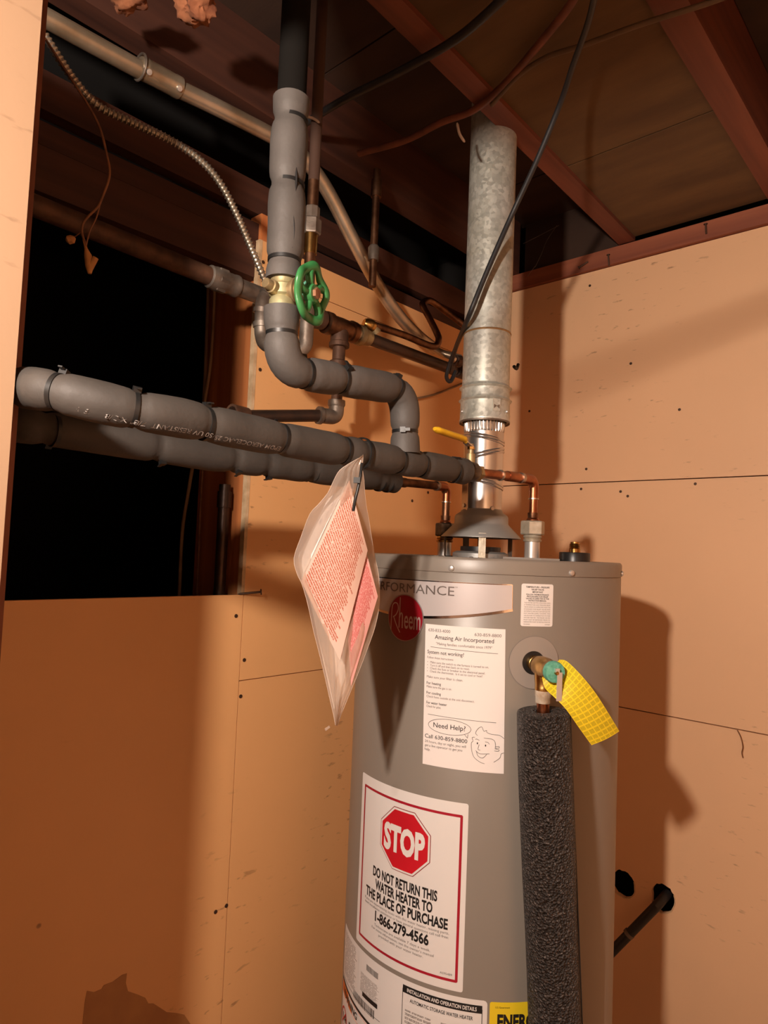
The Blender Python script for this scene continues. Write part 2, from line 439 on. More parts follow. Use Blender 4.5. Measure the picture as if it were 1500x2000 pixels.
def small_nail(p, d, ln, parent, r=.0022):
    p = Vector(p); d = Vector(d).normalized()
    return MB().lathe([(r*2.3, 0), (r*2.3, .0015), (r, .0016), (r, ln)], p, d, 8).build('nail', NAIL, parent)
for (p, d, ln) in ((((-0.8862,1.758,2.3049)), (.5, .03, .2), .03), (((-0.7979,1.758,2.3201)), (.05, .1, -1), .032), (((-0.5421,1.758,2.3303)), (.05, .1, -1), .026)):
    small_nail(p, d, ln, tp)

# left wall: boards with an open rectangle, the dark stud bay seen through it
wl = sroot('wall_left', (XW, 0, 0))
YO = .864
def lpanel(y0, y1, z0, z1): return MB().box((XW-.012, y0, z0), (XW, y1, z1)).build('panel', BROWNW, wl, 0)
lpanel(-.2, YO-.001, 0, 1.3652)
lpanel(YO+.001, YW, 0, 1.1855-.001); lpanel(YO+.001, YW, 1.1855+.001, 2.06-.001); lpanel(YO+.001, YW, 2.06+.001, 2.134)
MB().box((XW-.0135, YO-.007, 1.366), (XW+.0008, YO+.001, 2.134)).build('board_edge', GYP, wl, 0)
MB().box((XW-.05, YO+.004, 0), (XW-.0125, YO+.045, 2.2)).build('stud', REDZ, wl, 0)
MB().box((XW-.105, YO+.010, 0), (XW-.052, YO+.05, 2.2)).build('stud', REDZ, wl, 0)
MB().box((XW-.215, YO+.012, 0), (XW-.107, YO+.05, 2.2)).build('stud', REDZ, wl, 0)
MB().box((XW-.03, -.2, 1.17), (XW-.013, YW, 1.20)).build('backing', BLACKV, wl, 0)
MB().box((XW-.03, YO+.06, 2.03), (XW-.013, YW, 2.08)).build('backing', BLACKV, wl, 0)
MB().box((XW-.10, -.2, 2.052), (XW-.012, YO+.003, 2.132)).build('header_board', SHADEDY, wl, 0)
MB().box((XW-.10, -.2, 2.137), (XW-.02, YW, 2.178)).build('plate', SHADEDY, wl, 0)
MB().box((XW-.06, -.2, 2.205), (XW-.03, YW, 2.275)).build('rail', SHADEDY, wl, 0)
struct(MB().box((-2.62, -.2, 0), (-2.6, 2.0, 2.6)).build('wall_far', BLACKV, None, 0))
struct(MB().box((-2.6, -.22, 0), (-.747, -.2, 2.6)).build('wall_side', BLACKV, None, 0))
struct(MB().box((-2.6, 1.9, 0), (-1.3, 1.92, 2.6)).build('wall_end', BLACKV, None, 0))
# nail heads and small holes in the boards
for p in [(-1.1795,0.8471,1.3217),(-1.1795,0.8738,1.2282),(-1.1795,0.8694,1.153),(-1.1795,0.8353,0.7264),(-1.1795,0.8609,0.7296),(-1.1795,0.8758,1.8506),(-1.1795,0.8692,2.0868),(-1.1795,1.404,1.6092),(-1.1795,1.4716,1.6378)]:
    MB().lathe([(.0042, 0), (.0040, .0008), (.0015, .0010)], p, (1, 0, 0), 10).build('nail', NAIL, wl)
for p in [(-0.8562,1.7745,1.7229),(-0.8702,1.7745,1.6669),(-0.5632,1.7745,1.6701),(-0.8584,1.7745,2.2509),(-1.043,1.7745,1.9082),(-0.7558,1.7745,1.6563),(-0.7358,1.7745,1.6433),(-0.7346,1.7745,2.005),(-0.6047,1.7745,1.8638)]:
    MB().lathe([(.0038, 0), (.0036, .0008), (.0015, .0010)], p, (0, -1, 0), 10).build('nail', NAIL, wb)

stp = [(-1.1793,0.5728,0.5808),(-1.1793,0.5721,0.6321),(-1.1793,0.574,0.6696),(-1.1793,0.5765,0.6856),(-1.1793,0.5897,0.6773),(-1.1793,0.6026,0.6769),(-1.1793,0.6068,0.682),(-1.1793,0.6229,0.6804),(-1.1793,0.6407,0.6853),(-1.1793,0.6496,0.6843),(-1.1793,0.6487,0.6676),(-1.1793,0.6537,0.651),(-1.1793,0.6745,0.6356),(-1.1793,0.6895,0.6235),(-1.1793,0.6965,0.6103),(-1.1793,0.7071,0.6055),(-1.1793,0.7365,0.5763),(-1.1793,0.7579,0.5646),(-1.1793,0.7752,0.5538),(-1.1793,0.7903,0.5295),(-1.1793,0.8012,0.4663)]
panel_holes([(p[1], p[2]) for p in stp], [], 'x', -1.1797, .0004, (1, 0, 0)).build('damp_stain', mat('stain_paint', (.50, .24, .085), .6, 0, (.42, .19, .07), 20), wl, 0)
# ceiling: subfloor boards on joists
ce = sroot('ceiling', (0, 0, 2.5))
for x0, x1 in ((-1.16, -.72), (-.72, -.35), (-.35, .10), (.10, 1.6)):
    ys = [-1.7, -.4, .25, .93, 1.565, 1.80]
    for y0, y1 in zip(ys, ys[1:]):
        MB().box((x0+.002, y0+.002, 2.5), (x1-.002, y1-.002, 2.52)).build('board', PLY, ce, 0)
MB().box((-3.0, -1.7, 2.525), (1.6, 3.0, 2.56)).build('backing', BLACKV, ce, 0)
def joist(p0, p1, w, z0, z1, m=REDY):
    a = Vector((*p0, 0)); b = Vector((*p1, 0)); d = (b-a).normalized(); s = d.cross(Z3)
    return MB().obox((a+b)/2 + Z3*(z0+z1)/2, s, d, Z3, w/2, (b-a).length/2, (z1-z0)/2).build('joist', m, ce, 0)
joist((-.695, .18), (-.748, 1.765), .045, 2.342, 2.5)
joist((-.374, .18), (-.374, 1.765), .05, 2.342, 2.5)
joist((-.0, .18), (-.0, 1.765), .045, 2.342, 2.5, SHADEDY)
joist((-1.112, -.2), (-1.112, 1.765), .05, 2.34, 2.5, SHADEDY)
joist((.38, .18), (.38, 1.765), .045, 2.342, 2.5, SHADEDY)
ys = [.18, .72, 1.346, 1.765]
for y0, y1 in zip(ys, ys[1:]):                        # fibre panels laid low between two joists
    panel_holes([(-.676 - .0333*(y0-.18), y0+.002), (-.402, y0+.002), (-.402, y1-.002), (-.676 - .0333*(y1-.18), y1-.002)], [], 'z', 2.352, .012, (0, 0, 1)).build('fiber_panel', FIBER, ce, 0)
for x0, x1, y in ((-1.08, -.76, 1.72),):
    MB().box((x0, YW+.01, 2.341), (x1, YW+.03, 2.5)).build('rim_board', PLY, ce, 0)

# the room on the camera's side: partition end on the left, header over the opening, plain walls
wp = sroot('wall_partition', (-.735, 0, 0))
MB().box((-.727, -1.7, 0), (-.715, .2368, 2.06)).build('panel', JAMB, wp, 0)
MB().box((-.80, .160, 0), (-.745, .2520, 2.06)).build('stud', wood_mat('shaded_wood_z', (.20, .06, .03), (.1, .03, .016), 2), wp, 0)  # stud colour darkened in place of the panel edge's shadow
struct(MB().box((-.53, .13, 2.008), (.36, .17, 2.5)).build('wall_header', ROOMP, None, 0))
struct(MB().box((.36, .13, 0), (.38, 1.79, 2.5)).build('wall_right', PEACH, None, 0))
struct(MB().box((-.735, -1.72, 0), (1.5, -1.7, 2.5)).build('wall_front', ROOMP, None, 0))
struct(MB().box((1.5, -1.7, 0), (1.52, 1.9, 2.5)).build('wall_outer', ROOMP, None, 0))

# bare bulb that lights the place (behind the camera's left shoulder)
def bulb():
    t = thing('hanging_bulb', 'bare round bulb hanging outside the closet opening', 'lamp', LIGHT)
    mt, nt, b = nodes_mat('lit_bulb'); b.inputs['Base Color'].default_value = (.9, .85, .8, 1)
    b.inputs['Emission Color'].default_value = (*LIGHT_COL, 1); b.inputs['Emission Strength'].default_value = LIGHT_STRENGTH
    prof = [(.0005, -.03)] + [(.03*math.sin(a), -.03*math.cos(a)) for a in [PI*k/14 for k in range(1, 13)]] + [(.012, .029)]
    MB().lathe(prof, LIGHT, (0,0,1), 24).build('bulb_glass', mt, t)
    MB().lathe([(.012, .029), (.015, .034), (.016, .06), (.008, .07), (.003, .075), (.003, .50)], LIGHT, (0,0,1), 16).build('lamp_holder', BLACKP, t)
bulb()

# ================================================================ water heater
TA = Vector((-.761, 1.147, 0)); TR = .255; PH0 = math.atan2(-TA.y, -TA.x)
def er(u): a = PH0 + u/TR; return Vector((math.cos(a), math.sin(a), 0))
def et(u): a = PH0 + u/TR; return Vector((-math.sin(a), math.cos(a), 0))
def tp3(u, z, off=0): return TA + er(u)*(TR+off) + Z3*z
wh = thing('water_heater', 'tall taupe cylindrical gas water heater with stickers, standing in the corner', 'water heater', (TA.x, TA.y, 0))
MB().lathe([(.235, 0), (.255, .004), (.255, 1.437), (.2535, 1.4395)], TA, seg=160).build('jacket', TANK, wh, 40)
MB().lathe([(.2545, 1.4385), (.2562, 1.4395), (.2562, 1.4600), (.2545, 1.4638), (.2515, 1.4650), (.2490, 1.4635), (.2480, 1.4605)], TA, seg=160, capa=False, capb=False).build('top_cap', TANK, wh, 50)
MB().lathe([(.2485, 1.456), (.2485, 1.4612), (.001, 1.4630)], TA, seg=96).build('top_plate', TANKTOP, wh, 50)
for u in (-.2631, -.0583, .1464, .3290, -.46):
    c = tp3(u, 1.4458, .001)
    MB().lathe([(.0052, 0), (.0052, .001), (.0044, .0032), (.0022, .0042)], c, er(u), 12).build('cap_screw', CHROME, wh)
    
def patch(poly, off, name, material, parent, step=.006, th=.0003, uv=None):
    """a sheet on the jacket, outline (u, z) convex in u: sampled in columns"""
    us = sorted(set(p[0] for p in poly)); u0, u1 = us[0], us[-1]
    n = max(2, int((u1-u0)/step)); cols = sorted(set([u0 + (u1-u0)*k/n for k in range(n+1)] + us))
    def span(u):
        zs = []
        for (a, b) in zip(poly, poly[1:] + poly[:1]):
            if min(a[0], b[0]) - 1e-9 <= u <= max(a[0], b[0]) + 1e-9:
                if abs(a[0]-b[0]) < 1e-9: zs += [a[1], b[1]]
                else: zs.append(a[1] + (b[1]-a[1])*(u-a[0])/(b[0]-a[0]))
        return min(zs), max(zs)
    top = [tp3(u, span(u)[1], off) for u in cols]; bot = [tp3(u, span(u)[0], off) for u in cols]
    mb = MB(); mb.sheet([top, bot])
    return mb.build(name, material, parent, 60)
def rrect(u0, u1, z0, z1, r):
    out = []
    for cx, cz, a0 in ((u1-r, z1-r, 0), (u0+r, z1-r, PI/2), (u0+r, z0+r, PI), (u1-r, z0+r, 1.5*PI)):
        for k in range(4): a = a0 + PI/2*k/3; out.append((cx + r*math.cos(a), cz + r*math.sin(a)))
    return out
def text_faces(body, size=1.0, bold=0., shear=0., font=None):
    cu = bpy.data.curves.new('t', 'FONT'); cu.body = body; cu.size = size; cu.offset = bold; cu.shear = shear
    cu.resolution_u = 3
    ob = bpy.data.objects.new('t', cu); COL.objects.link(ob)
    dg = bpy.context.evaluated_depsgraph_get(); ev = ob.evaluated_get(dg); me = ev.to_mesh()
    vs = [(v.co.x, v.co.y) for v in me.vertices]; fs = [tuple(p.vertices) for p in me.polygons]
    ev.to_mesh_clear(); bpy.data.objects.remove(ob); bpy.data.curves.remove(cu)
    return vs, fs
class Print:
    """flat lettering wrapped on the jacket; one mesh per ink"""
    def __init__(s, off): s.mb = MB(); s.off = off; s.place = lambda u, z: tp3(u, z, s.off)
    def text(s, body, u, z, h=None, w=None, align='l', bold=0., rot=0., shear=0.):
        """baseline at z; h = cap height, w = total width (either may be left out)"""
        vs, fs = text_faces(body, 1., bold, shear)
        if not vs: return
        x0 = min(v[0] for v in vs); x1 = max(v[0] for v in vs)
        sy = h/.69 if h else w/(x1-x0); sx = w/(x1-x0) if w else sy
        W = (x1-x0)*sx; o = u - (0 if align == 'l' else W/2 if align == 'c' else W)
        ca, sa = math.cos(rot), math.sin(rot)
        pts = []
        for x, y in vs:
            a, b = (x-x0)*sx, y*sy
            pts.append(s.place(o + a*ca - b*sa, z + a*sa + b*ca))
        s.mb.add(pts, fs)
    def line(s, pts, wd):
        for (a, b) in zip(pts, pts[1:]):
            A, B = Vector((*a, 0)), Vector((*b, 0)); d = (B-A)
            if d.length < 1e-7: continue
            d.normalize(); q = Vector((-d.y, d.x, 0))*wd/2; A = A - d*wd*.2; B = B + d*wd*.2
            n = max(1, int((B-A).length/.008))
            for k in range(n):
                p0 = A + (B-A)*(k/n); p1 = A + (B-A)*((k+1)/n)
                s.mb.add([s.place(*(v.xy)) for v in (p0-q, p1-q, p1+q, p0+q)], [(0,1,2,3)])
    def poly(s, pts): s.mb.add([s.place(*p) for p in pts], [tuple(range(len(pts)))])
    def rect(s, u0, u1, z0, z1):
        n = max(1, int((u1-u0)/.008))
        for k in range(n):
            a, b = u0 + (u1-u0)*k/n, u0 + (u1-u0)*(k+1)/n
            s.mb.add([s.place(a, z0), s.place(b, z0), s.place(b, z1), s.place(a, z1)], [(0,1,2,3)])
    def build(s, name, material, parent): return s.mb.build(name, material, parent, 0, kind='stuff')
def curve2(pts, n=6): return [(p.x, p.y) for p in smooth_path([(a, b, 0) for a, b in pts], n)]

# brand label
bl = patch([(-.331, 1.4225), (.0420, 1.4240), (.0430, 1.3800)] + [(-.144+.187*t, 1.3580 + .022*abs(t)**1.8) for t in (.8,.6,.4,.2,0,-.2,-.4,-.6,-.8)] + [(-.331, 1.3800)], .0004, 'brand_label', SILVERL, wh)
P = Print(.0008); P.line(curve2([(-.144+.187*t, 1.3600 + .022*abs(t)**1.8) for t in [k/8 for k in range(-8, 9)]], 3), .0042); P.line([(-.33,1.4215),(.0415,1.423)], .0016); P.line([(.0423,1.423),(.043,1.381)], .0010); P.build('foil_border', FOIL, bl)
P = Print(.0009); P.text('PERFORMANCE', -.236, 1.4003, h=.0152, w=.184); P.text('TM', -.0512, 1.4135, h=.0022); P.build('lettering', FOILTXT, bl)
# round maker's badge
bd = MB(); ring = []
cu, cz, rr = -.1440, 1.3568, .0395
def disc_patch(name, cu, cz, ru, rz, off, material, parent, n=48, rin=0.):
    mb = MB(); rs = [rin + (1-rin)*k/5 for k in range(6)] if rin else [k/5 for k in range(1, 6)]
    vs = [] if rin else [tp3(cu, cz, off)]; fs = []
    b0 = len(vs)
    for q in rs:
        for k in range(n): a = 2*PI*k/n; vs.append(tp3(cu + ru*q*math.cos(a), cz + rz*q*math.sin(a), off))
    if not rin:
        for k in range(n): fs.append((0, b0+k, b0+(k+1)%n))
    for i in range(len(rs)-1):
        for k in range(n): k2 = (k+1)%n; fs.append((b0+i*n+k, b0+i*n+k2, b0+(i+1)*n+k2, b0+(i+1)*n+k))
    mb.add(vs, fs); return mb.build(name, material, parent, 60)
bg = disc_patch('badge', cu, cz, .0385, .0395, .0012, LOGO, wh)
disc_patch('badge_rim', cu, cz, .0392, .0402, .0014, mat('rim_grey', (.42, .34, .33), .3, .5), bg, 48, .955)
P = Print(.0016)
P.text('eem', -.1440, 1.3390, h=.0325, w=.0335, bold=.006)
P.line([(-.1552, 1.3392), (-.1547, 1.3905)], .0020)
P.line(curve2([(-.1550, 1.3560), (-.1520, 1.3640), (-.1485, 1.3600), (-.1480, 1.3392)], 5), .0024)
P.line(curve2([(-.1745, 1.3340), (-.1742, 1.3560), (-.1730, 1.3740), (-.1675, 1.3805), (-.1605, 1.3790), (-.1585, 1.3700), (-.1635, 1.3605), (-.1700, 1.3560)], 5), .0019)
P.line(curve2([(-.1690, 1.3570), (-.1615, 1.3430), (-.1530, 1.3310)], 5), .0019)
P.build('lettering', mat('badge_letter', (.62, .48, .46), .3, .3), bg)
# relief-valve label
pl = patch(rrect(.0572, .1126, 1.3570, 1.4260, .0032), .0004, 'valve_label', WHITE, wh)
P = Print(.0008); uc = .0849
for i, tx in enumerate(('TEMPERATURE - PRESSURE', 'RELIEF VALVE', 'IMPORTANT')): P.text(tx, uc, 1.4195 - i*.0040, h=.0026, w=(.041, .021, .0185)[i], align='c', bold=.012)
for i, tx in enumerate(('FOLLOW THE MAINTENANCE', 'PROCEDURES FOR RELIEF', 'VALVES AS DIRECTED IN THE', 'INSTRUCTION MANUAL')): P.text(tx, uc, 1.4075 - i*.0033, h=.0023, w=(.039, .037, .040, .031)[i], align='c', bold=.012)
P.build('lettering', INK, pl)
P = Print(.0008)
for i, tx in enumerate(('THIS WATER HEATER IS PROVIDED WITH', 'A TEMPERATURE AND PRESSURE RELIEF', 'VALVE WHICH IS COMPLYING WITH THE', 'STANDARD FOR RELIEF VALVES AND', 'AUTOMATIC GAS SHUT-OFF DEVICES FOR', 'HOT WATER SUPPLY SYSTEMS. THIS', 'VALVE FOR ITS OPERATION IN THE', 'WATER HEATER. THE RELIEF VALVES', 'MUST NOT BE REMOVED FROM ITS', 'DESIGNATED POINT OF INSTALLATION OR')):
    P.text(tx, .0622, 1.3942 - i*.00345, h=.0020, w=.0455)
P.text('PLUGGED.', .0622, 1.3594, h=.0019, w=.011); P.text('AP99887', .108, 1.3594, h=.0015, w=.0095, align='r')
P.build('lettering', mat('ink_mid', (.33, .30, .285), .6), pl)
# service sheet
sh = patch([(-.1012, 1.3508), (.0331, 1.3508), (.0372, 1.1208), (-.0972, 1.1208)], .0006, 'service_sheet', PAPER, wh)
P = Print(.0011); q = Print(.0011)
q.text('630-833-4000', -.0950, 1.3390, h=.0050, w=.0385); q.text('630-859-8800', .0268, 1.3375, h=.0050, w=.0430, align='r')
P.text('Amazing Air Incorporated', -.0340, 1.3275, h=.0068, w=.0980, align='c', bold=.002)
q.text('"Making families comfortable since 1979"', -.0340, 1.3180, h=.0042, w=.0930, align='c')
P.line([(-.0900, 1.3137), (.0220, 1.3110)], .0006)
P.text('System not working?', -.0955, 1.3025, h=.0058, w=.0630, bold=.003)
q.text('Follow these instructions:', -.0955, 1.2945, h=.0036, w=.0460)
for i, (tx, wd) in enumerate((('Make sure the switch to the furnace is turned to on.', .0975), ('Turn it off and then back on to reset.', .0670), ('Check the fuse or breaker in the electrical panel.', .0920), ('Check the thermostat.  Is it set to cool or heat?', .0880))):
    z = 1.2868 - i*.0050; q.text(tx, -.0895, z, h=.0036, w=wd); q.rect(-.0950, -.0940, z+.0012, z+.0022)
q.text('Make sure your filter is clean.', -.0950, 1.2625, h=.0038, w=.0620)
for i, (a, b, wd, wa) in enumerate((('For heating', 'Make sure the gas is on.', .0440, .0255), ('For cooling', 'Check fuses outside at the unit disconnect.', .0810, .0255), ('For water heater', 'Check for pilot.', .0260, .0360))):
    z = 1.2520 - i*.0160; P.text(a, -.0948 + .0004*i, z, h=.0043, w=wa, bold=.003); q.text(b, -.0946 + .0004*i, z-.0056, h=.0036, w=wd)
P.line([(-.0905, 1.2030), (.0225, 1.2008)], .0006)
P.line(curve2([(-.0530 + .0360*math.cos(2*PI*k/20), 1.1868 + .0122*math.sin(2*PI*k/20)) for k in range(21)], 2), .0006)
P.line([(-.0275, 1.1785), (-.0225, 1.1728), (-.0215, 1.1790)], .0006)
P.text('Need Help?', -.0530, 1.1835, h=.0078, w=.0540, align='c', bold=.002)
P.text('Call 630-859-8800', -.0945, 1.1645, h=.0062, w=.0720, bold=.001)
for i, (tx, wd) in enumerate((('24 hours, day or night, you will', .0700), ('get a live operator to get you', .0640), ('help.', .0100))): q.text(tx, -.0942, 1.1570 - i*.0064, h=.0040, w=wd)
# plain line drawing of a smiling man with a hand to his ear
fc = lambda pts, n=6: P.line(curve2([(-.0158 + x*.0520, 1.1362 + y*.0417) for x, y in pts], n), .00060)
fc([(0.05,.78),(.0,.70),(.02,.42),(.10,.18),(.28,.02),(.42,-.03)]); fc([(.05,.80),(.02,.92),(.10,.94)])
fc([(.18,1.02),(.12,1.10),(.18,1.26),(.30,1.36),(.37,1.20),(.45,1.24),(.47,1.16),(.62,1.10),(.85,1.08),(1.0,.96)], 3)
fc([(.38,.94),(.62,.92),(.72,.82),(.74,.60)]); fc([(.12,.86),(.16,.88),(.24,.84)], 3); fc([(.42,.80),(.50,.79),(.55,.72)], 3)
fc([(.24,.68),(.21,.50),(.28,.47)]); fc([(.14,.44),(.25,.34),(.42,.34),(.56,.36)]); fc([(.16,.42),(.22,.24),(.36,.18),(.48,.33)])
fc([(.72,.62),(.84,.66),(.85,.60),(.72,.56),(.84,.54),(.84,.48),(.71,.48)], 2); fc([(.70,.05),(.88,.22),(.92,.38),(1.0,.42)]); 
for a in ((.185,.72),(.435,.66)):
    P.poly([(-.0158+.052*(a[0]+.020*math.cos(t)), 1.1362+.0417*(a[1]+.040*math.sin(t))) for t in [2*PI*k/10 for k in range(10)]])
P.build('lettering', INK, sh); q.build('lettering', GREYINK, sh)
# STOP label
st = patch(rrect(-.2464, -.0168, .7765, 1.0690, .0035), .0005, 'stop_label', WHITE, wh)
P = Print(.0010)
for a, b in (((-.2331,1.0496),(-.0274,1.0482)), ((-.0274,1.0482),(-.0276,.7918)), ((-.0276,.7918),(-.2331,.7925)), ((-.2331,.7925),(-.2331,1.0496))): P.line([a, b], .0042)
def octo(P, cu, cz, r):
    p = [(cu + r*math.cos(PI/8 + PI/4*k), cz + r*math.sin(PI/8 + PI/4*k)) for k in range(8)]
    mb = []
    n = 8
    for j in range(n):                       # thin columns so that it follows the curve
        pass
    return p
P.build('border', RED, st)
oc = octo(None, -.1290, .9870, .0545)
patch(octo(None, -.1290, .9870, .0560), .0009, 'octagon_outline', mat('outline_red', (.30, .05, .05), .5), st)
patch(octo(None, -.1290, .9870, .0546), .0012, 'octagon_margin', WHITE, st)
patch(octo(None, -.1290, .9870, .0512), .0015, 'octagon', BRIGHTRED, st)
P = Print(.0019); P.text('STOP', -.1290, .9670, h=.0395, w=.0840, align='c', bold=.050); P.build('lettering', WHITE, st)
P = Print(.0010)
for tx, z, wd in (('DO NOT RETURN THIS', .9085, .1340), ('WATER HEATER TO', .8885, .1190), ('THE PLACE OF PURCHASE', .8685, .1720)): P.text(tx, -.1300, z, h=.0155, w=wd, align='c', bold=.034)
P.text('1-866-279-4566', -.1310, .8360, h=.0158, w=.1120, align='c', bold=.034)
P.build('lettering', INK, st)
P = Print(.0010)
for tx, z, wd in (('If you are experiencing issues with this water heater, missing parts,', .8610, .1770), ('need installation assistance or have general questions call toll free:', .8545, .1760), ('Technicians are available 7 days a week.', .8270, .1160), ('For more information, see the owner\'s manual', .8205, .1290), ('provided with your water heater.', .8140, .0920)): P.text(tx, -.1300, z, h=.0042, w=wd, align='c')
P.text('AS95489', -.0345, .7985, h=.0034, w=.0200, align='r')
P.build('lettering', GREYINK, st)
# lower data label: rating block, warning block, installation block
lo = patch(rrect(-.3160, .0225, .50, .7690, .006), .0004, 'data_label', WHITE, wh)
MBs = MB(); MBs.sheet([[tp3(-.312 + .08*k/8, z, .0008) for k in range(9)] for z in (.764, .682)]); MBs.build('fine_print', FINE, lo, 60)
MBs = MB(); MBs.sheet([[tp3(-.226 + .062*k/8, z, .0008) for k in range(9)] for z in (.735, .700)]); MBs.build('fine_print', FINE, lo, 60)
for (u0, z1, cols) in ((-.116, .732, 2),):
    for c in range(cols):
        MBs = MB(); MBs.sheet([[tp3(u0 + c*.063 + .060*k/8, z, .0008) for k in range(9)] for z in (z1, z1-.16)]); MBs.build('fine_print', FINE, lo, 60)
P = Print(.0010)
P.rect(-.1185, .0145, .7490, .7610)
for a, b in (((-.1185,.755),(-.1185,.55)), ((.0145,.755),(.0145,.55)), ((-.316,.6795),(-.165,.6795))): P.line([a, b], .0009)
P.line([(-.314, .6720), (-.165, .6590)], .0050)
P.rect(-.2150, -.1720, .6960, .7035)
P.text('AUTOMATIC STORAGE WATER HEATER', -.0520, .7375, h=.0055, w=.1050, align='c', bold=.012)
rnd = random.Random(4); u = -.2470
while u < -.178: wd = rnd.choice((.0008, .0012, .002)); P.rect(u, u+wd, .6760, .6900); u += wd + rnd.choice((.0010, .0015, .002))
u = -.2050
while u < -.172: wd = rnd.choice((.0005, .0009)); P.rect(u, u+wd, .7440, .7540); u += wd + rnd.choice((.0008, .0012))
P.build('lettering', INK, lo)
P = Print(.0014); P.text('INSTALLATION AND OPERATION DETAILS', -.0520, .7522, h=.0058, w=.1160, align='c', bold=.02); P.build('lettering', WHITE, lo)
P = Print(.0010); P.poly([(-.314,.6690),(-.30,.6680),(-.28,.6660),(-.26,.664),(-.24,.6615),(-.22,.659),(-.20,.6565),(-.18,.654),(-.165,.652),(-.165,.632),(-.18,.634),(-.20,.6365),(-.22,.639),(-.24,.6415),(-.26,.644),(-.28,.646),(-.30,.648),(-.314,.649)]); P.build('warning_band', ORANGE, lo)
P = Print(.0014); P.text('WARNING', -.3000, .6525, h=.0115, w=.0700, bold=.02, rot=-.11); P.build('lettering', INK, lo)
P = Print(.0014); P.line(curve2([(-.292+.0165*math.cos(2*PI*k/16), .612+.0165*math.sin(2*PI*k/16)) for k in range(17)], 2), .003); P.line([(-.303,.600),(-.281,.624)], .003); P.build('prohibition_sign', BRIGHTRED, lo)
P = Print(.0014); P.text('!', -.3000, .6040, h=.0150, bold=.02); P.text('*', -.2890, .600, h=.018, bold=.02); P.text('FLAMMABLE', -.262, .612, h=.012, bold=.015); P.build('lettering', INK, lo)
# yellow energy label
en = patch(rrect(.0262, .1500, .55, .7680, .003), .0004, 'energy_label', YELLOW, wh)
P = Print(.0008); P.text('ENERGY', .0385, .7290, h=.0200, w=.0740, bold=.045)
P.text('U.S. Government', .0350, .7590, h=.0028, w=.0230); P.text('Federal law', .0900, .7590, h=.0028, w=.020); P.text('Water Heater - Natural Gas', .0350, .7210, h=.0036, w=.0450); P.build('lettering', INK, en)
# plastic rosette with the relief port
disc_patch('port_rosette', .0825, 1.2988, .0420, .0420, .0020, PLASTICG, wh, 56)
disc_patch('rosette_rim', .0825, 1.2988, .0428, .0428, .0014, mat('rim_shadow', (.24, .2, .175), .5), wh, 56, .96)
disc_patch('port_hole', .0805, 1.2985, .0190, .0190, .0024, BLACKP, wh, 36)

# draft hood on top
VX, VY = -.778, 1.147; VC = Vector((VX, VY, 0))
dh = MB().lathe([(.0405, 1.5620), (.0430, 1.5560), (.0520, 1.5500), (.0540, 1.5460), (.0545, 1.5330), (.0575, 1.5290), (.0800, 1.5060), (.0803, 1.5040), (.0790, 1.5040), (.0570, 1.5270), (.0530, 1.5310), (.0400, 1.5480)], VC, seg=64, capa=False, capb=False).build('draft_hood', HOOD, wh, 40)
for a, mm in ((-.985+.05, NICKEL), (-.985-1.75, GALV), (1.2, GALV), (2.6, GALV)):
    d = Vector((math.cos(a), math.sin(a), 0)); t = Vector((-d.y, d.x, 0)); p = VC + d*.074
    lg = MB(); lg.obox(p + Z3*1.4885, t, d, Z3, .0068, .0008, .0235); lg.obox(p + d*.012 + Z3*1.4645, t, d, Z3, .0068, .014, .0008)
    lg.obox(p + d*.0012 + Z3*1.486, t, d, Z3, .0022, .0008, .016)
    lg.build('hood_leg', mm, dh, 0)
MB().lathe([(.056, 1.462), (.056, 1.4725), (.048, 1.4765), (.044, 1.4765), (.044, 1.468)], VC, seg=40).build('flue_collar', HOOD, wh)
MB().lathe([(.0405, 1.4770), (.0405, 1.4860), (.006, 1.4865), (.006, 1.5080)], VC, seg=40).build('flue_baffle', BLACKP, wh)
for a in (-1.25, -.6, .1, -1.9):
    d = Vector((math.cos(a), math.sin(a), 0)); MB().lathe([(.005, 0), (.005, .002), (.003, .004)], VC + d*.062 + Z3*1.4618, Z3, 10).build('cap_screw', CHROME, wh)
# dielectric pads and flat bracket on the top
MB().prism([(-.052,-.03),(.03,-.03),(.052,0),(.03,.03),(-.052,.03)], (-.655,1.150,1.4622), X3, Y3, Z3, .006).build('top_gasket', PLASTICG, wh, 0)
MB().lathe([(.030, 0), (.028, .003)], (-.860, 1.135, 1.4624), Z3, 24).build('top_gasket', BLACKP, wh)
# anode boss with brass cap
bx, by = -.5915, 1.1860
ab = MB().lathe([(.0285, 1.4600), (.0285, 1.4800), (.0275, 1.4815), (.013, 1.4815)], (bx, by, 0), seg=36).build('anode_boss', BLACKP, wh)
MB().lathe([(.0105, 1.4815), (.0105, 1.4880)] + [(.0092 + .0008*(k % 2), 1.4885 + .0012*k) for k in range(8)] + [(.0082, 1.4985), (.0082, 1.5010), (.0060, 1.5015)], (bx, by, 0), seg=24).build('brass_nipple', BRASS, ab)

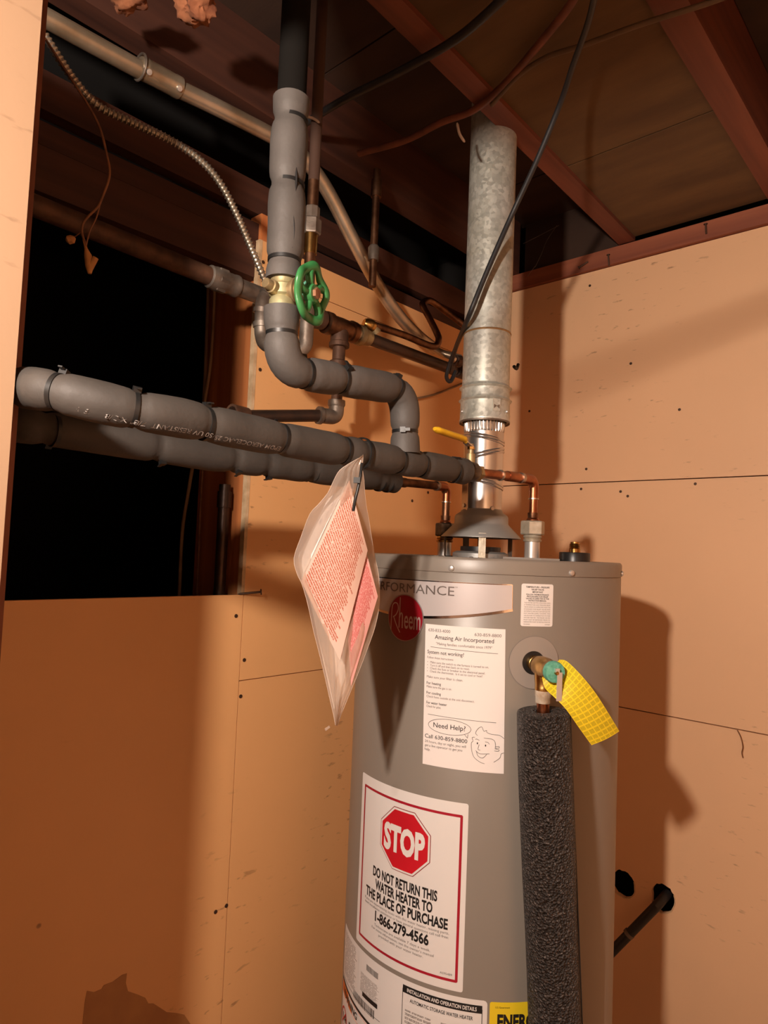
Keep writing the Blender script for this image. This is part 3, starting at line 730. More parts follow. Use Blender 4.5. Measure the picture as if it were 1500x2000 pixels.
# ================================================================ flue pipe
fl = thing('flue_pipe', 'straight galvanised vent pipe rising from the draft hood to the joists', 'vent pipe', (VX, VY, 1.555))
VR = .0482
MB().lathe([(VR, 1.790), (VR, 2.490)], VC, seg=72, capa=False, capb=False).build('vent_section', ZINC, fl)
MB().lathe([(VR-.003, 1.7400), (VR+.0028, 1.7400), (VR+.0036, 1.7430), (VR+.0026, 1.7460), (VR+.0020, 1.7800), (VR+.0062, 1.7835), (VR+.0020, 1.7870), (VR+.0012, 1.7900), (VR+.0008, 1.8060), (VR+.0058, 1.8095), (VR+.0010, 1.8130), (VR, 1.8160)], VC, seg=72, capa=False, capb=False).build('lock_band', ZINC, fl, 50)
MB().lathe([(VR-.004, 1.7425), (VR+.0030, 1.7375), (VR+.0036, 1.7395), (VR+.0030, 1.7415)], VC, seg=72, capa=False, capb=False).build('band_lip', GALV, fl)
vd = lambda a: Vector((math.cos(a), math.sin(a), 0)); AC = math.atan2(-VY, -VX)
for a, z in ((AC+.45, 1.765),):
    d = vd(a); t = Vector((-d.y, d.x, 0))
    lk = MB(); lk.obox(VC + d*(VR+.0030) + Z3*1.7680, t, d, Z3, .0085, .0008, .0125); lk.build('lock_tab', ZINC, fl, 0)
    lk = MB(); lk.prism([(-.006,-.005),(0,0),(-.006,.003)], VC + d*(VR+.0038) + Z3*1.766, t, Z3, d, .0014); lk.prism([(.006,-.005),(.006,.003),(0,0)], VC + d*(VR+.0038) + Z3*1.766, t, Z3, d, .0014); lk.build('lock_clip', GALV, fl, 0)
for a in (AC-1.05, AC+1.0, AC+1.9, AC-2.0):
    d = vd(a); MB().lathe([(.0030, 0), (.0030, .002), (.0018, .0035)], VC + d*(VR+.0028) + Z3*1.758, d, 10).build('rivet', CHROME, fl)
# rust stained slip ring
def tilted_ring(c, r, nrm, tr, seg=56, tseg=8):
    n = Vector(nrm).normalized(); u = n.orthogonal().normalized(); v = n.cross(u); vs = []; fs = []
    k0 = Vector((n.x, n.y, 0))
    for i in range(seg):
        a = 2*PI*i/seg; hz = Vector((math.cos(a), math.sin(a), 0))
        z = -(hz.dot(k0)*r)/n.z
        p = Vector(c) + hz*r + Z3*z
        for j in range(tseg):
            b = 2*PI*j/tseg; vs.append(p + hz*tr*math.cos(b) + Z3*tr*math.sin(b))
    for i in range(seg):
        for j in range(tseg):
            i2 = (i+1) % seg; j2 = (j+1) % tseg; fs.append((i*tseg+j, i2*tseg+j, i2*tseg+j2, i*tseg+j2))
    return MB().add(vs, fs)
tilted_ring(VC + Z3*1.9230, VR-.0016, (0,0,1), .0027).build('rust_ring', mat('ring_rust', (.42, .25, .10), .6, .3, (.22, .12, .05), 40), fl)
cn = MB().lathe([(.0398, 1.5500), (.0400, 1.7120), (.0405, 1.7180)], VC, seg=72, capa=False, capb=False).build('connector', STEEL, fl)
cr = MB(); vs = []; fs = []; n = 144                      # crimped top end
for h, amp in ((1.7180, 0), (1.7240, .0016), (1.7500, .0020)):
    for k in range(n): rr_ = .0400 + amp*(1 if k % 4 < 2 else -1); vs.append(VC + vd(2*PI*k/n)*rr_ + Z3*h)
for i in range(2):
    for k in range(n): fs.append((i*n+k, i*n+(k+1)%n, (i+1)*n+(k+1)%n, (i+1)*n+k))
cr.add(vs, fs).build('crimped_end', STEEL, fl, 25)
RD = Vector((0.73955, 0.67187, 0.00000))
for z, tx in ((1.7020, .20), (1.7075, .20), (1.6700, -.26), (1.6760, -.26), (1.6130, .24), (1.6190, .24)):
    tilted_ring(VC + Z3*z, .0400, (RD.x*tx, RD.y*tx, 1), .0026).build('gore_bead', STEEL, fl)
for a, z in ((AC-1.02, 1.5680), (AC+.52, 1.5625), (AC+2.2, 1.566)):
    d = vd(a); hexnut(VC + d*.0418 + Z3*z, d, .0042, .0035, 'sheet_screw', CHROME, fl)
MB().obox(VC + vd(AC-1.02)*.0402 + Z3*1.595, Vector((-vd(AC-1.02).y, vd(AC-1.02).x, 0)), vd(AC-1.02), Z3, .011, .0008, .042).build('seam_strip', mat('seam_sheet', (.50, .40, .32), .3, 1), fl, 0)

# ================================================================ insulated pipes
PX = -.661; PZ = 1.606
def zip_tie(c, axis, r, parent, ang, tail=True, name='zip_tie', wide=.0046, shift=0.):
    """band around a sleeve, its head at angle ang (measured from up, about axis)"""
    ax = Vector(axis).normalized(); u = (Z3 - ax*Z3.dot(ax))
    if u.length < .1: u = (X3 - ax*X3.dot(ax))
    u.normalize(); v = ax.cross(u); c = Vector(c); seg = 32; vs = []; fs = []
    pr = [(r-.0012, -wide/2), (r+.0007, -wide/2), (r+.0007, wide/2), (r-.0012, wide/2)]
    for k in range(seg):
        a = 2*PI*k/seg; d = u*math.cos(a) + v*math.sin(a)
        for rr_, h in pr: vs.append(c + d*rr_ + ax*h)
    for k in range(seg):
        k2 = (k+1) % seg
        for j in range(4): j2 = (j+1) % 4; fs.append((k*4+j, k2*4+j, k2*4+j2, k*4+j2))
    tb = MB().add(vs, fs).build(name, TIE, parent, 30)
    d = u*math.cos(ang) + v*math.sin(ang); t = ax.cross(d)
    hd = MB(); hd.obox(c + d*(r+.0028), ax, t, d, .0040, .0040, .0030)
    if tail: hd.obox(c + d*(r+.0050) + t*.0058, ax, t, d, .0022, .0050, .0008)
    hd.build('tie_head', TIE, tb, 0)
    return tb
def sleeve(path, r, ties, pinch=.0032, bulge=.0012, step=.006, seg=28, material=None, parent=None, name='foam_sleeve'):
    """foam tube along a path; ties = arc lengths where it is pinched"""
    P = resample(path, step); s = 0; S = [0]
    for a, b in zip(P, P[1:]): s += (b-a).length; S.append(s)
    R = []
    for i, q in enumerate(S):
        d = min([abs(q-t) for t in ties] + [.08])
        R.append(r + bulge*min(1, d/.03) - pinch*math.exp(-(d/.0065)**2) + .0007*noise.noise(P[i]*35))
    return MB().tube(P, R, seg).build(name, material or FOAM, parent, 60)

# --- hot line: nearer of the two long sleeves
hp = thing('hot_water_line', 'upper grey foam covered water line with black ties, ending at a yellow lever valve and copper elbow', 'pipe', (PX, .15, PZ))
ya, yb = .10, .918
ty = [.166, .258, .337, .4185, .526, .635, .750, .803, .888]
hpath = smooth_path([(-0.84,0.2655,1.6419), (-0.757,0.259,1.6258), (-0.694,0.2694,1.6149), (PX-.004, .335, PZ), (PX, .40, PZ), (PX, .52, PZ-.002), (PX, .75, PZ-.001), (PX, yb, PZ+.002)], 8)
hl_ = [0]
for a, b in zip(hpath, hpath[1:]): hl_.append(hl_[-1] + (b-a).length)
def s_near(p): return min(range(len(hpath)), key=lambda i: (hpath[i] - Vector(p)).length)
def s_at(y): return min(range(len(hpath)), key=lambda i: abs(hpath[i].y - y))
sleeve(hpath, .0207, [hl_[-1] - (yb - y) if y > .3 else hl_[s_near((-0.694,0.2694,1.6149))] for y in ty + [.672]], material=FOAM3, parent=hp)
for i, y in enumerate(ty):
    if y < .2: continue
    k_ = s_at(y) if y > .3 else s_near((-0.694,0.2694,1.6149)); cc_ = hpath[k_] if y < .34 else Vector((PX, y, PZ-.0015)); zip_tie(cc_, (hpath[k_+1]-hpath[k_-1]) if y < .34 else (0,1,0), .0186, hp, (.1, -.2, .3, .1, -.75, -.85, -.95, -2.2, .15)[i])
# printed sleeve lettering (reads upside down from the opening)
P = Print(0); 
def foam_place(u, z): 
    a = -2.22 - z/.0226                      # angle about the pipe, measured from up towards the camera
    y = .5150 - u; i = s_at(y) if y < .42 else None
    c = Vector((hpath[i].x, y, hpath[i].z)) if i is not None else Vector((PX, y, PZ-.0015))
    return c + Vector((-math.sin(a), 0, math.cos(a)))*.0229
P.place = foam_place
P.text('EPDM AEROCEL-AC 25/50 UV RESISTANT  7/8" X 3/8"  TE20 X', 0, 0, h=.0058, w=.250, bold=.004)
P.build('lettering', mat('print_white', (.40, .37, .34), .7, 0, (.16, .14, .13), 120), hp)
RXr, RYr = -.661, 1.149
# ball valve
MB().lathe([(.0075, .912), (.0125, .915), (.0125, .922), (.0150, .923), (.0170, .930), (.0170, .944), (.0145, .950), (.0115, .952), (.0115, .960), (.0085, .961)], (PX, 0, PZ+.004), (0,1,0), 24).build('valve_body', DARKNUT, hp, 40)
hexnut((PX, .957, PZ+.004), (0,1,0), .0150, .011, 'valve_nut', BRONZE, hp)
MB().lathe([(.0075, .012), (.0075, .030), (.0045, .031), (.0045, .047)], (PX, .937, PZ+.004), (0,0,1), 16).build('valve_stem', BRONZE, hp)
hexnut((PX, .937, PZ+.004+.040), (0,0,1), .0065, .005, 'stem_nut', BRASS, hp)
hl = MB(); 
hpth = [Vector((PX, .937, 1.6535)), Vector((PX, .930, 1.6550)), Vector((PX, .921, 1.6585)), Vector((PX, .914, 1.6625)), Vector((PX, .880, 1.6640)), Vector((PX, .850, 1.6655)), Vector((PX, .8355, 1.6670))]
rows = [[p + X3*wd + Z3*h for wd, h in ((-.0055, .0012), (.0055, .0012), (.0055, -.0012), (-.0055, -.0012), (-.0055, .0012))] for p in hpth[:2]]
MB().sheet([[p - X3*.0055, p + X3*.0055] for p in hpth[:3]], .0020).build('lever_plate', STEEL, hp, 30)
lv = MB(); L_ = resample(smooth_path(hpth[2:], 4), .004); vs = []; fs = []
for i, p in enumerate(L_):
    e = min(1, .55 + .45*min(i, len(L_)-1-i)/2)
    for k in range(12): a = 2*PI*k/12; vs.append(p + X3*.0078*e*math.cos(a) + Z3*.0052*e*math.sin(a))
for i in range(len(L_)-1):
    for k in range(12): fs.append((i*12+k, i*12+(k+1)%12, (i+1)*12+(k+1)%12, (i+1)*12+k))
fs += [tuple(range(11,-1,-1)), tuple((len(L_)-1)*12+k for k in range(12))]
lv.add(vs, fs).build('lever_grip', YELVINYL, hp, 60)
# copper run and riser
cz0 = 1.6185
MB().tube(round_path([(PX, .955, PZ+.004), (PX, 1.04, 1.6145), (RXr, RYr, cz0), (RXr, RYr, 1.545)], .026, 10), .0083, 18).build('copper_pipe', COPPER, hp, 50)
MB().tube(round_path([(RXr, 1.100, 1.6168), (RXr, RYr, cz0), (RXr, RYr, 1.582)], .030, 10), .0097, 18).build('copper_elbow', COPPER, hp, 50)
MB().tube([(PX, 1.052, 1.6150), (PX, 1.088, 1.6165)], .0095, 18).build('copper_coupling', COPPER, hp)
for a, b in (((PX, 1.028, 1.6138), (PX, 1.032, 1.614)), ((PX, 1.098, 1.6167), (PX, 1.106, 1.617)), ((RXr, RYr, 1.5825), (RXr, RYr, 1.580))):
    MB().tube([a, b], .0101, 16).build('solder_ring', SOLDER, hp)
def riser(x, y, t, nutm, ztop, zn0, zn1, hi, nr):
    MB().lathe([(.0098, zn1+.006), (.0104, zn1+.016)], (x, y, 0), seg=18).build('adapter_ring', OLDCOP, t)
    hexnut((x, y, (zn0+zn1)/2), (0,0,1), nr, zn1-zn0, 'union_nut', nutm, t)
    MB().lathe([(.0170, zn0-.013), (.0178, zn0-.009), (.0150, zn0-.008), (.0178, zn0-.004), (.0150, zn0+.002)], (x, y, 0), seg=20).build('union_collar', hi[0], t)
    MB().lathe([(.0145, 1.4625), (.0145, zn0-.010)], (x, y, 0), seg=20).build('nipple', hi[1], t)
    MB().lathe([(.0115, zn1), (.0122, zn1+.003), (.0100, zn1+.006)], (x, y, 0), seg=20).build('union_shoulder', COPPER, t)
riser(RXr, RYr, hp, NICKEL, 1.545, 1.5120, 1.5385, (NICKEL, CHROME), .0232)

# --- cold line: farther sleeve
QX = -.860; QZ = 1.602
cp = thing('cold_water_line', 'lower grey foam covered water line behind the first, ending in a bare copper elbow', 'pipe', (QX, .15, QZ))
ty = [.170, .333, .478, .603, .665, .760, .925, .948]
sleeve([(-0.93,0.2941,1.6139), (QX-.012, .30, QZ+.002), (QX, .37, QZ+.001), (QX, .55, QZ-.002), (QX, .968, QZ+.002)], .0215, [y-.25 for y in ty], material=FOAM2, parent=cp)
for i, y in enumerate(ty): zip_tie((QX, y, QZ-.001), (0,1,0), .0196, cp, (-1.2, -2.4, 2.9, PI-.4, PI-.1, -2.2, -1.1, -2.0)[i], True)
LXr, LYr = -.860, 1.135
MB().tube(round_path([(QX, .960, QZ+.002), (LXr, LYr, QZ+.008), (LXr, LYr, 1.545)], .024, 10), .0083, 18).build('copper_pipe', OLDCOP, cp, 50)
MB().tube(round_path([(QX, 1.100, QZ+.0065), (LXr, LYr, QZ+.008), (LXr, LYr, 1.578)], .028, 10), .0097, 18).build('copper_elbow', COPPER, cp, 50)
MB().tube([(QX, .975, QZ+.002), (QX, 1.000, QZ+.003)], .0097, 16).build('copper_coupling', OLDCOP, cp)
for a, b in (((QX, 1.098, QZ+.0065), (QX, 1.104, QZ+.0067)), ((LXr, LYr, 1.579), (LXr, LYr, 1.5765)), ((QX, .971, QZ), (QX, .975, QZ))):
    MB().tube([a, b], .0103, 16).build('solder_ring', SOLDER, cp)
riser(LXr, LYr, cp, DARKNUT, 1.545, 1.5060, 1.5330, (BRASS, CHROME), .0205)

# --- loop: tee up from the hot line, across, and up to the gate valve
lp = thing('insulated_riser_loop', 'grey foam covered riser that bends twice and drops onto the upper long sleeve', 'pipe', (PX, .7625, PZ))
path = round_path([(PX, .7660, PZ+.012), (PX, .7600, 1.7130), (PX, .5240, 1.6905), (PX, .5190, 1.7679)], .040, 10)
tot = sum((b-a).length for a, b in zip(path, path[1:]))
def len_near(path, p):
    P = [Vector(q) for q in path]; acc = 0; best = (9, 0); p = Vector(p)
    for a, b in zip(P, P[1:]):
        d = (b-a).length
        for k in range(6):
            q = a + (b-a)*(k/5)
            if (q-p).length < best[0]: best = ((q-p).length, acc + d*k/5)
        acc += d
    return best[1]
ltie = [len_near(path, q) for q in [(-0.661,0.7589,1.6539),(-0.661,0.7369,1.728),(-0.661,0.6235,1.6995),(-0.661,0.5625,1.6909),(-0.661,0.525,1.7348)]]
sleeve(path, .0215, ltie, parent=lp)
def at_len(path, s):
    P = [Vector(p) for p in path]; acc = 0
    for a, b in zip(P, P[1:]):
        d = (b-a).length
        if acc + d >= s: return a + (b-a)*((s-acc)/d), (b-a).normalized()
        acc += d
    return P[-1], (P[-1]-P[-2]).normalized()
for s, a in zip(ltie, (-1.0, -.2, -.9, .1, 2.3)):
    c, t = at_len(path, s); zip_tie(c, t, .0193, lp, a)
ZV0, ZV1 = 1.7706, 1.8074
# upper riser sleeve above the valve
ur = thing('insulated_riser', 'tall vertical grey foam sleeve above the green handwheel valve, split along its side', 'pipe', (PX, .520, ZV1))
zt = 2.0377
path = [(PX, .5205, ZV1-.004), (PX, .5195, 1.88), (PX, .5175, 1.95), (PX, .5180, zt)]
tz = [1.8285, 1.9265, 2.0099]
sleeve(smooth_path(path, 8), .0225, [z - ZV1 + .004 for z in tz], parent=ur)
for z, a in zip(tz, (2.35, 2.75, 2.2)): zip_tie((PX, .5195, z), (0,0,1), .0203, ur, a)
slit = MB(); sp = []
for k in range(22):
    z = ZV1 + .03 + (1.965-ZV1)*k/21; a = PH0 + .72 + .06*math.sin(k*.7); dx = Vector((math.cos(a), math.sin(a), 0))
    sp.append(Vector((PX, .5195, z)) + dx*(.0221))
slit.tube(sp, [.0004 + .0012*abs(math.sin(k*.42)) for k in range(22)], 6).build('slit', BLACKP, ur)
MB().tube([(PX, .518, zt-.002), (PX, .518, 2.50)], .0185, 20).build('shaded_riser_top', mat('shaded_black', (.010, .009, .008), .9, spec=.05), ur)  # riser top in near black: beam shadow put into its colour

# --- gate valve with green handwheel
gv = thing('gate_valve', 'bronze stop valve with green handwheel between the two grey vertical sleeves', 'valve', (PX, .520, ZV0))
zc = (ZV0+ZV1)/2
MB().lathe([(.0170, ZV0-.004), (.0170, ZV0+.006), (.0145, ZV0+.010), (.0175, zc-.006), (.0175, zc+.006), (.0145, ZV1-.010), (.0165, ZV1-.006), (.0165, ZV1+.004)], (PX, .520, 0), seg=24).build('valve_body', VALVEG, gv, 40)
wd = (RD*.93 + Vector((.674, -.738, 0))*.42 - Z3*.06).normalized()
oc_ = Vector((PX, .520, zc))
MB().lathe([(.0125, .008), (.0130, .018), (.0160, .019), (.0160, .022), (.0125, .023), (.0125, .031), (.0095, .032), (.0095, .036), (.0045, .037), (.0045, .044)], oc_, wd, 22).build('bonnet', BRONZE, gv, 40)
hexnut(oc_ + wd*.0360, wd, .0112, .007, 'packing_nut', VERDI, gv)
dd = Vector((0.13211, -0.96292, 0.05000)).normalized()
MB().lathe([(.0085, .010), (.0085, .022), (.0065, .0225), (.0065, .031), (.0058, .032)], oc_ + Z3*-.001, dd, 16).build('drain_cap', BRONZE, gv)
# wheel: scalloped rim, hub, curved spokes
hc = oc_ + wd*.042 - Z3*.005; hu = (Z3 - wd*Z3.dot(wd)).normalized(); hv = wd.cross(hu)
wm = MB(); vs = []; fs = []; ns = 80; nt_ = 10
for i in range(ns):
    a = 2*PI*i/ns; sc = .0315 + .0020*math.cos(5*a); d = hu*math.cos(a) + hv*math.sin(a)
    for j in range(nt_):
        b = 2*PI*j/nt_; vs.append(hc + d*(sc + .0064*math.cos(b)) + wd*(.0038*math.sin(b) + .0015*math.cos(5*a)))
for i in range(ns):
    for j in range(nt_): fs.append((i*nt_+j, ((i+1)%ns)*nt_+j, ((i+1)%ns)*nt_+(j+1)%nt_, i*nt_+(j+1)%nt_))
hw = wm.add(vs, fs).build('handwheel', GREEN, gv, 60)
for k in range(5):
    a0 = 2*PI*k/5 + .25
    sp = [hc + (hu*math.cos(a0+da) + hv*math.sin(a0+da))*rr_ - wd*.001 for rr_, da in ((.008, 0), (.015, .16), (.023, .08), (.030, -.10))]
    MB().tube(smooth_path(sp, 4), [.0050 - .0008*abs(q-6)/6 for q in range(13)], 10).build('spoke', GREEN, hw, 60)
MB().lathe([(.0125, -.005), (.0135, 0), (.0105, .005)], hc, wd, 20).build('hub', GREEN, hw)
hexnut(hc + wd*.0065, wd, .0070, .005, 'wheel_nut', mat('rust_nut', (.42, .22, .12), .5, .5, (.22, .09, .05), 60), hw)

# ================================================================ old iron and copper pipes behind
GX, GZ = -1.05, 1.952
def fitting(t, c, axis, prof, m_, name='fitting', seg=20): return MB().lathe(prof, c, axis, seg).build(name, m_, t, 40)
ip = thing('iron_water_main', 'old iron pipe run along the left wall with unions, tee and dropping leg', 'pipe', (GX, .8, GZ))
MB().tube([(GX, .10, GZ+.012), (GX, .66, GZ)], .0165, 20).build('iron_pipe', RUST, ip)
fitting(ip, (GX, 0, GZ), Y3, [(.0170, .655), (.0205, .657), (.0205, .664), (.0215, .668), (.0215, .690), (.0195, .694), (.0195, .708), (.0205, .710), (.0205, .716), (.0170, .718), (.0165, .860)], GALV, 'union')
hexnut((GX, .679, GZ), (0,1,0), .0235, .020, 'union_nut', GALV, ip)
MB().tube([(GX, .715, GZ), (GX, .985, GZ-.004)], .0140, 18).build('nipple', OLDCOP, ip)
fitting(ip, (GX, 0, GZ-.002), Y3, [(.0145, .895), (.0205, .898), (.0225, .916), (.0205, .934), (.0150, .937)], RUST, 'coupling')
# tee and leg down
TY = .985
fitting(ip, (GX, 0, GZ-.004), Y3, [(.0150, TY-.044), (.0235, TY-.043), (.0240, TY-.030), (.0205, TY-.027), (.0215, TY), (.0205, TY+.027), (.0240, TY+.030), (.0235, TY+.043), (.0150, TY+.044)], OLDCOP, 'tee')
fitting(ip, (GX, TY, GZ-.004), (0,0,-1), [(.0200, 0), (.0195, .032), (.0220, .034), (.0220, .043), (.0150, .044), (.0138, .042), (.0138, .072), (.0170, .073), (.0215, .076), (.0210, .098), (.0140, .100), (.0120, .101), (.0120, .190)], RUST, 'drop_leg')
ez = (-1.1664,1.0796,1.7991)
zl = 1.7682
fitting(ip, (GX, TY, 0), Z3, [(.0125, zl+.022), (.0185, zl+.020), (.0190, zl+.010), (.0165, zl+.006)], GALV, 'elbow_collar')
lx, ly, lz = (-1.0951,0.7846,1.7215)
lx2, ly2, lz2 = (-1.0907,0.7477,1.7236)
dv = (Vector((lx, ly, zl)) - Vector((GX, TY, zl))).normalized()
MB().tube(round_path([(GX, TY, zl+.012), (GX, TY, zl-.016), Vector((GX, TY, zl-.018)) + dv*.040], .024, 8), .0165, 18).build('elbow', GALV, ip, 50)
MB().tube([Vector((GX, TY, zl-.018)) + dv*.036, Vector((GX, TY, zl-.018)) + dv*.044], .0190, 18).build('elbow_collar', GALV, ip)
MB().tube([Vector((GX, TY, zl-.018)) + dv*.036, (lx, ly, lz+.002), (lx2, ly2, lz2)], .0128, 18).build('iron_pipe', IRON, ip)
MB().tube([(lx, ly, lz+.002), (lx2, ly2, lz2)], .0175, 18).build('coupling', RUST, ip)
# straight black continuation towards the corner
fitting(ip, (GX, 0, GZ-.004), Y3, [(.0180, TY+.042), (.0180, TY+.054)], SOLDER, 'pipe_dope')
fitting(ip, (GX, 0, GZ-.004), Y3, [(.0150, TY+.052), (.0225, TY+.054), (.0230, TY+.066), (.0205, TY+.068), (.0165, TY+.092), (.0140, TY+.094)], BRONZE, 'reducer')
MB().tube([(GX, TY+.09, GZ-.004), (GX, 1.50, GZ-.002)], .0140, 18).build('black_pipe', IRON, ip)
fitting(ip, (GX+.005, 0, GZ-.002), Y3, [(.0140, 1.405), (.0185, 1.407), (.0185, 1.450), (.0140, 1.452)], IRON, 'coupling')
# side branch elbows behind the grey riser
ek = thing('galvanised_elbow_branch', 'short galvanised offset of two elbows behind the grey riser, beside the stud', 'pipe', (-0.9812,0.7283,1.8636))
ep = [(-0.9633,0.7663,1.9329),(-0.9856,0.7461,1.9316),(-0.9874,0.7323,1.9134),(-0.9811,0.7273,1.8774),(-0.9813,0.7293,1.8497),(-0.968,0.7293,1.8313),(-0.9432,0.7388,1.8256)]
MB().tube(smooth_path(ep, 5), .0135, 16).build('pipe_bend', GALV, ek, 60)
for a, b in (((-0.9856,0.7461,1.9316), (-0.9879,0.7378,1.9238)), ((-0.9842,0.7295,1.8995), (-0.985,0.7295,1.8911)), ((-0.9811,0.7277,1.8728), (-0.9812,0.7283,1.8636)), ((-0.9593,0.7308,1.8273), (-0.9499,0.7327,1.8253))):
    MB().tube([a, b], .0165, 16).build('elbow_collar', GALV, ek)
MB().tube([(-0.9843,0.7301,1.8912), (-0.9811,0.7277,1.8728)], .0125, 16).build('nipple', OLDCOP, ek)
# vertical galvanised leg behind the riser, with hex union
gl_ = thing('galvanised_riser', 'vertical galvanised leg with hexagon union just right of the grey riser', 'pipe', (-0.8647,0.7283,2.0096))
gx, gy, gz0 = (-0.8671,0.7363,1.8789)
gz1 = (-0.8649,0.718,2.1401)[2]; zf = lambda y: 0
MB().tube([(gx, gy, gz0-.03), (gx, gy, 2.10)], .0098, 16).build('pipe_length', OLDCOP, gl_)
MB().tube([(gx, gy, 2.10), (gx, gy, 2.505)], .0098, 16).build('upper_length', mat('shaded_rust', (.07, .033, .02), .8), gl_)  # upper part coloured darker to stand in for ceiling shade
z1 = (-0.8661,0.7274,2.0052)[2]; z2 = (-0.8658,0.7256,2.0313)[2]; z3 = (-0.8656,0.7241,2.053)[2]; z4 = (-0.8662,0.729,1.9834)[2]
hexnut((gx, gy, (z1+z2)/2+.001), (0,0,1), .0165, (z2-z1)*1.05, 'union_nut', GALV, gl_)
MB().lathe([(.0130, z2), (.0130, z3), (.0098, z3+.002)], (gx, gy, 0), seg=8).build('union_tail', GALV, gl_, 20)
MB().lathe([(.0110, z4-.012), (.0115, z4), (.0120, z1)], (gx, gy, 0), seg=18).build('adapter', BRASS, gl_)
MB().tube(round_path([(gx, gy, gz0), (gx, gy, gz0-.07), (-0.8769,0.7202,1.7968)], .03, 6), .0120, 16).build('lower_bend', GALV, gl_, 60)
# dark vertical copper pipe deeper in the joist bay
vp = thing('dark_copper_riser', 'dark thin copper riser by the left wall, right of the conduit bend', 'pipe', (-1.0383,1.0676,2.0624))
px_, py_, pz_ = (-1.0383,1.0676,2.0624)
MB().tube([(px_, py_, pz_), (px_, py_, 2.335)], .0085, 14).build('pipe_length', OLDCOP, vp)
MB().lathe([(.0120, pz_+.06), (.0130, pz_+.09), (.0095, pz_+.095)], (px_, py_, 0), seg=16).build('coupling', GALV, vp)
MB().lathe([(.0120, 2.27), (.0120, 2.31)], (px_, py_, 0), seg=16).build('coupling', OLDCOP, vp)
# soft copper gas tube, bent
ct = thing('bent_copper_tube', 'bent soft copper tube looping over the black pipe below the left joists', 'pipe', (-1.07,1.0853,1.9856))
cpt = [(-1.0501,1.0765,1.9827),(-1.0439,1.1094,1.9811),(-1.0373,1.1832,1.9817),(-1.0392,1.2629,1.9815),(-1.039,1.3033,1.9867),(-1.0383,1.316,2.0056),(-1.0481,1.319,2.0266),(-1.0684,1.3108,2.0682),(-1.086,1.3059,2.0998),(-1.0903,1.3144,2.1141),(-1.0889,1.3419,2.1249),(-1.0796,1.3923,2.1105),(-1.0552,1.4576,2.0795)]
MB().tube(smooth_path(cpt, 6), .0085, 14).build('tube_length', OLDCOP, ct, 60)
MB().lathe([(.0095, -.004), (.0135, .002), (.0150, .012), (.0135, .022), (.0100, .026)], (-1.0578,1.0695,1.9823), (.3, .9, -.15), 18).build('flare_nut', BRASS, ct)
MB().lathe([(.0125, 0), (.0125, .018)], (-1.0527,1.0879,1.9805), (.1, .6, -.6), 14).build('flare_body', BRONZE, ct)
# small shut-off behind the flue
sv = thing('small_shutoff_valve', 'small dark shutoff valve partly hidden left of the flue pipe', 'valve', (-1.0095,1.373,1.9608))
MB().lathe([(.012, -.018), (.015, -.016), (.015, -.002), (.010, 0), (.010, .016), (.013, .018), (.013, .024)], (-0.9987,1.3562,1.9537), (.2, .9, .1), 16).build('valve_body', IRON, sv)
MB().lathe([(.008, 0), (.0085, .009), (.003, .01)], (-0.9973,1.3305,1.9526), (-.2, -.9, .1), 14).build('white_seal', SOLDER, sv)

# ================================================================ conduit, cables, cords
ec = thing('electrical_conduit', 'thick bare steel conduit crossing below the joists and bending down to the corner', 'conduit', (-1.09, .7, 2.30))
cpath = [(-1.09,0.3234,2.2719),(-1.09,0.36,2.276),(-1.09,0.457,2.2796),(-1.09,0.5485,2.2839),(-1.09,0.6736,2.2964),(-1.09,0.8204,2.3068),(-1.09,0.8825,2.3038),(-1.09,0.9382,2.2784),(-1.09,0.9866,2.2413),(-1.09,1.052,2.178),(-1.09,1.1341,2.1063),(-1.09,1.2114,2.0543),(-1.09,1.2927,2.0209),(-1.09,1.3678,2.004)]
cpath = [(a, b, c) for a, b, c in cpath]
MB().tube(smooth_path(cpath, 5), .0155, 20).build('conduit_length', CONDUIT, ec, 60)
c0, c1 = Vector((-1.09,0.5215,2.287)), Vector((-1.09,0.5982,2.2909)); ax = (c1-c0); ln = ax.length
cl = MB().lathe([(.0165, 0), (.0190, .004), (.0195, .012), (.0185, .014), (.0190, ln*.5), (.0185, ln-.012), (.0192, ln-.010), (.0192, ln), (.0165, ln+.001)], c0, ax, 24).build('coupling', CONDUIT, ec)
for k in (.12, .88):
    p = c0 + ax*k; d = (Vector((0, 0, 1.47)) - p).normalized(); d = (d - ax.normalized()*d.dot(ax.normalized())).normalized()
    MB().lathe([(.0048, .017), (.0048, .023), (.002, .0235)], p, d, 12).build('set_screw', CHROME, cl)
tilted = MB(); 
q0 = c0 + ax*.02; axn = ax.normalized(); uu = axn.orthogonal().normalized(); vv = axn.cross(uu)
MB().tube([q0 + (uu*math.cos(t) + vv*math.sin(t))*.0215 for t in [2*PI*k/24 for k in range(25)]], .0022, 8).build('strap_ring', GALV, ec)
# thin continuation under the black pipe
MB().tube(smooth_path([(-1.0919,1.3483,2.0076),(-1.076,1.3502,1.9958),(-1.0504,1.3611,1.982),(-1.0212,1.3885,1.9731)], 4), .0095, 12).build('lower_end', CONDUIT, ec)

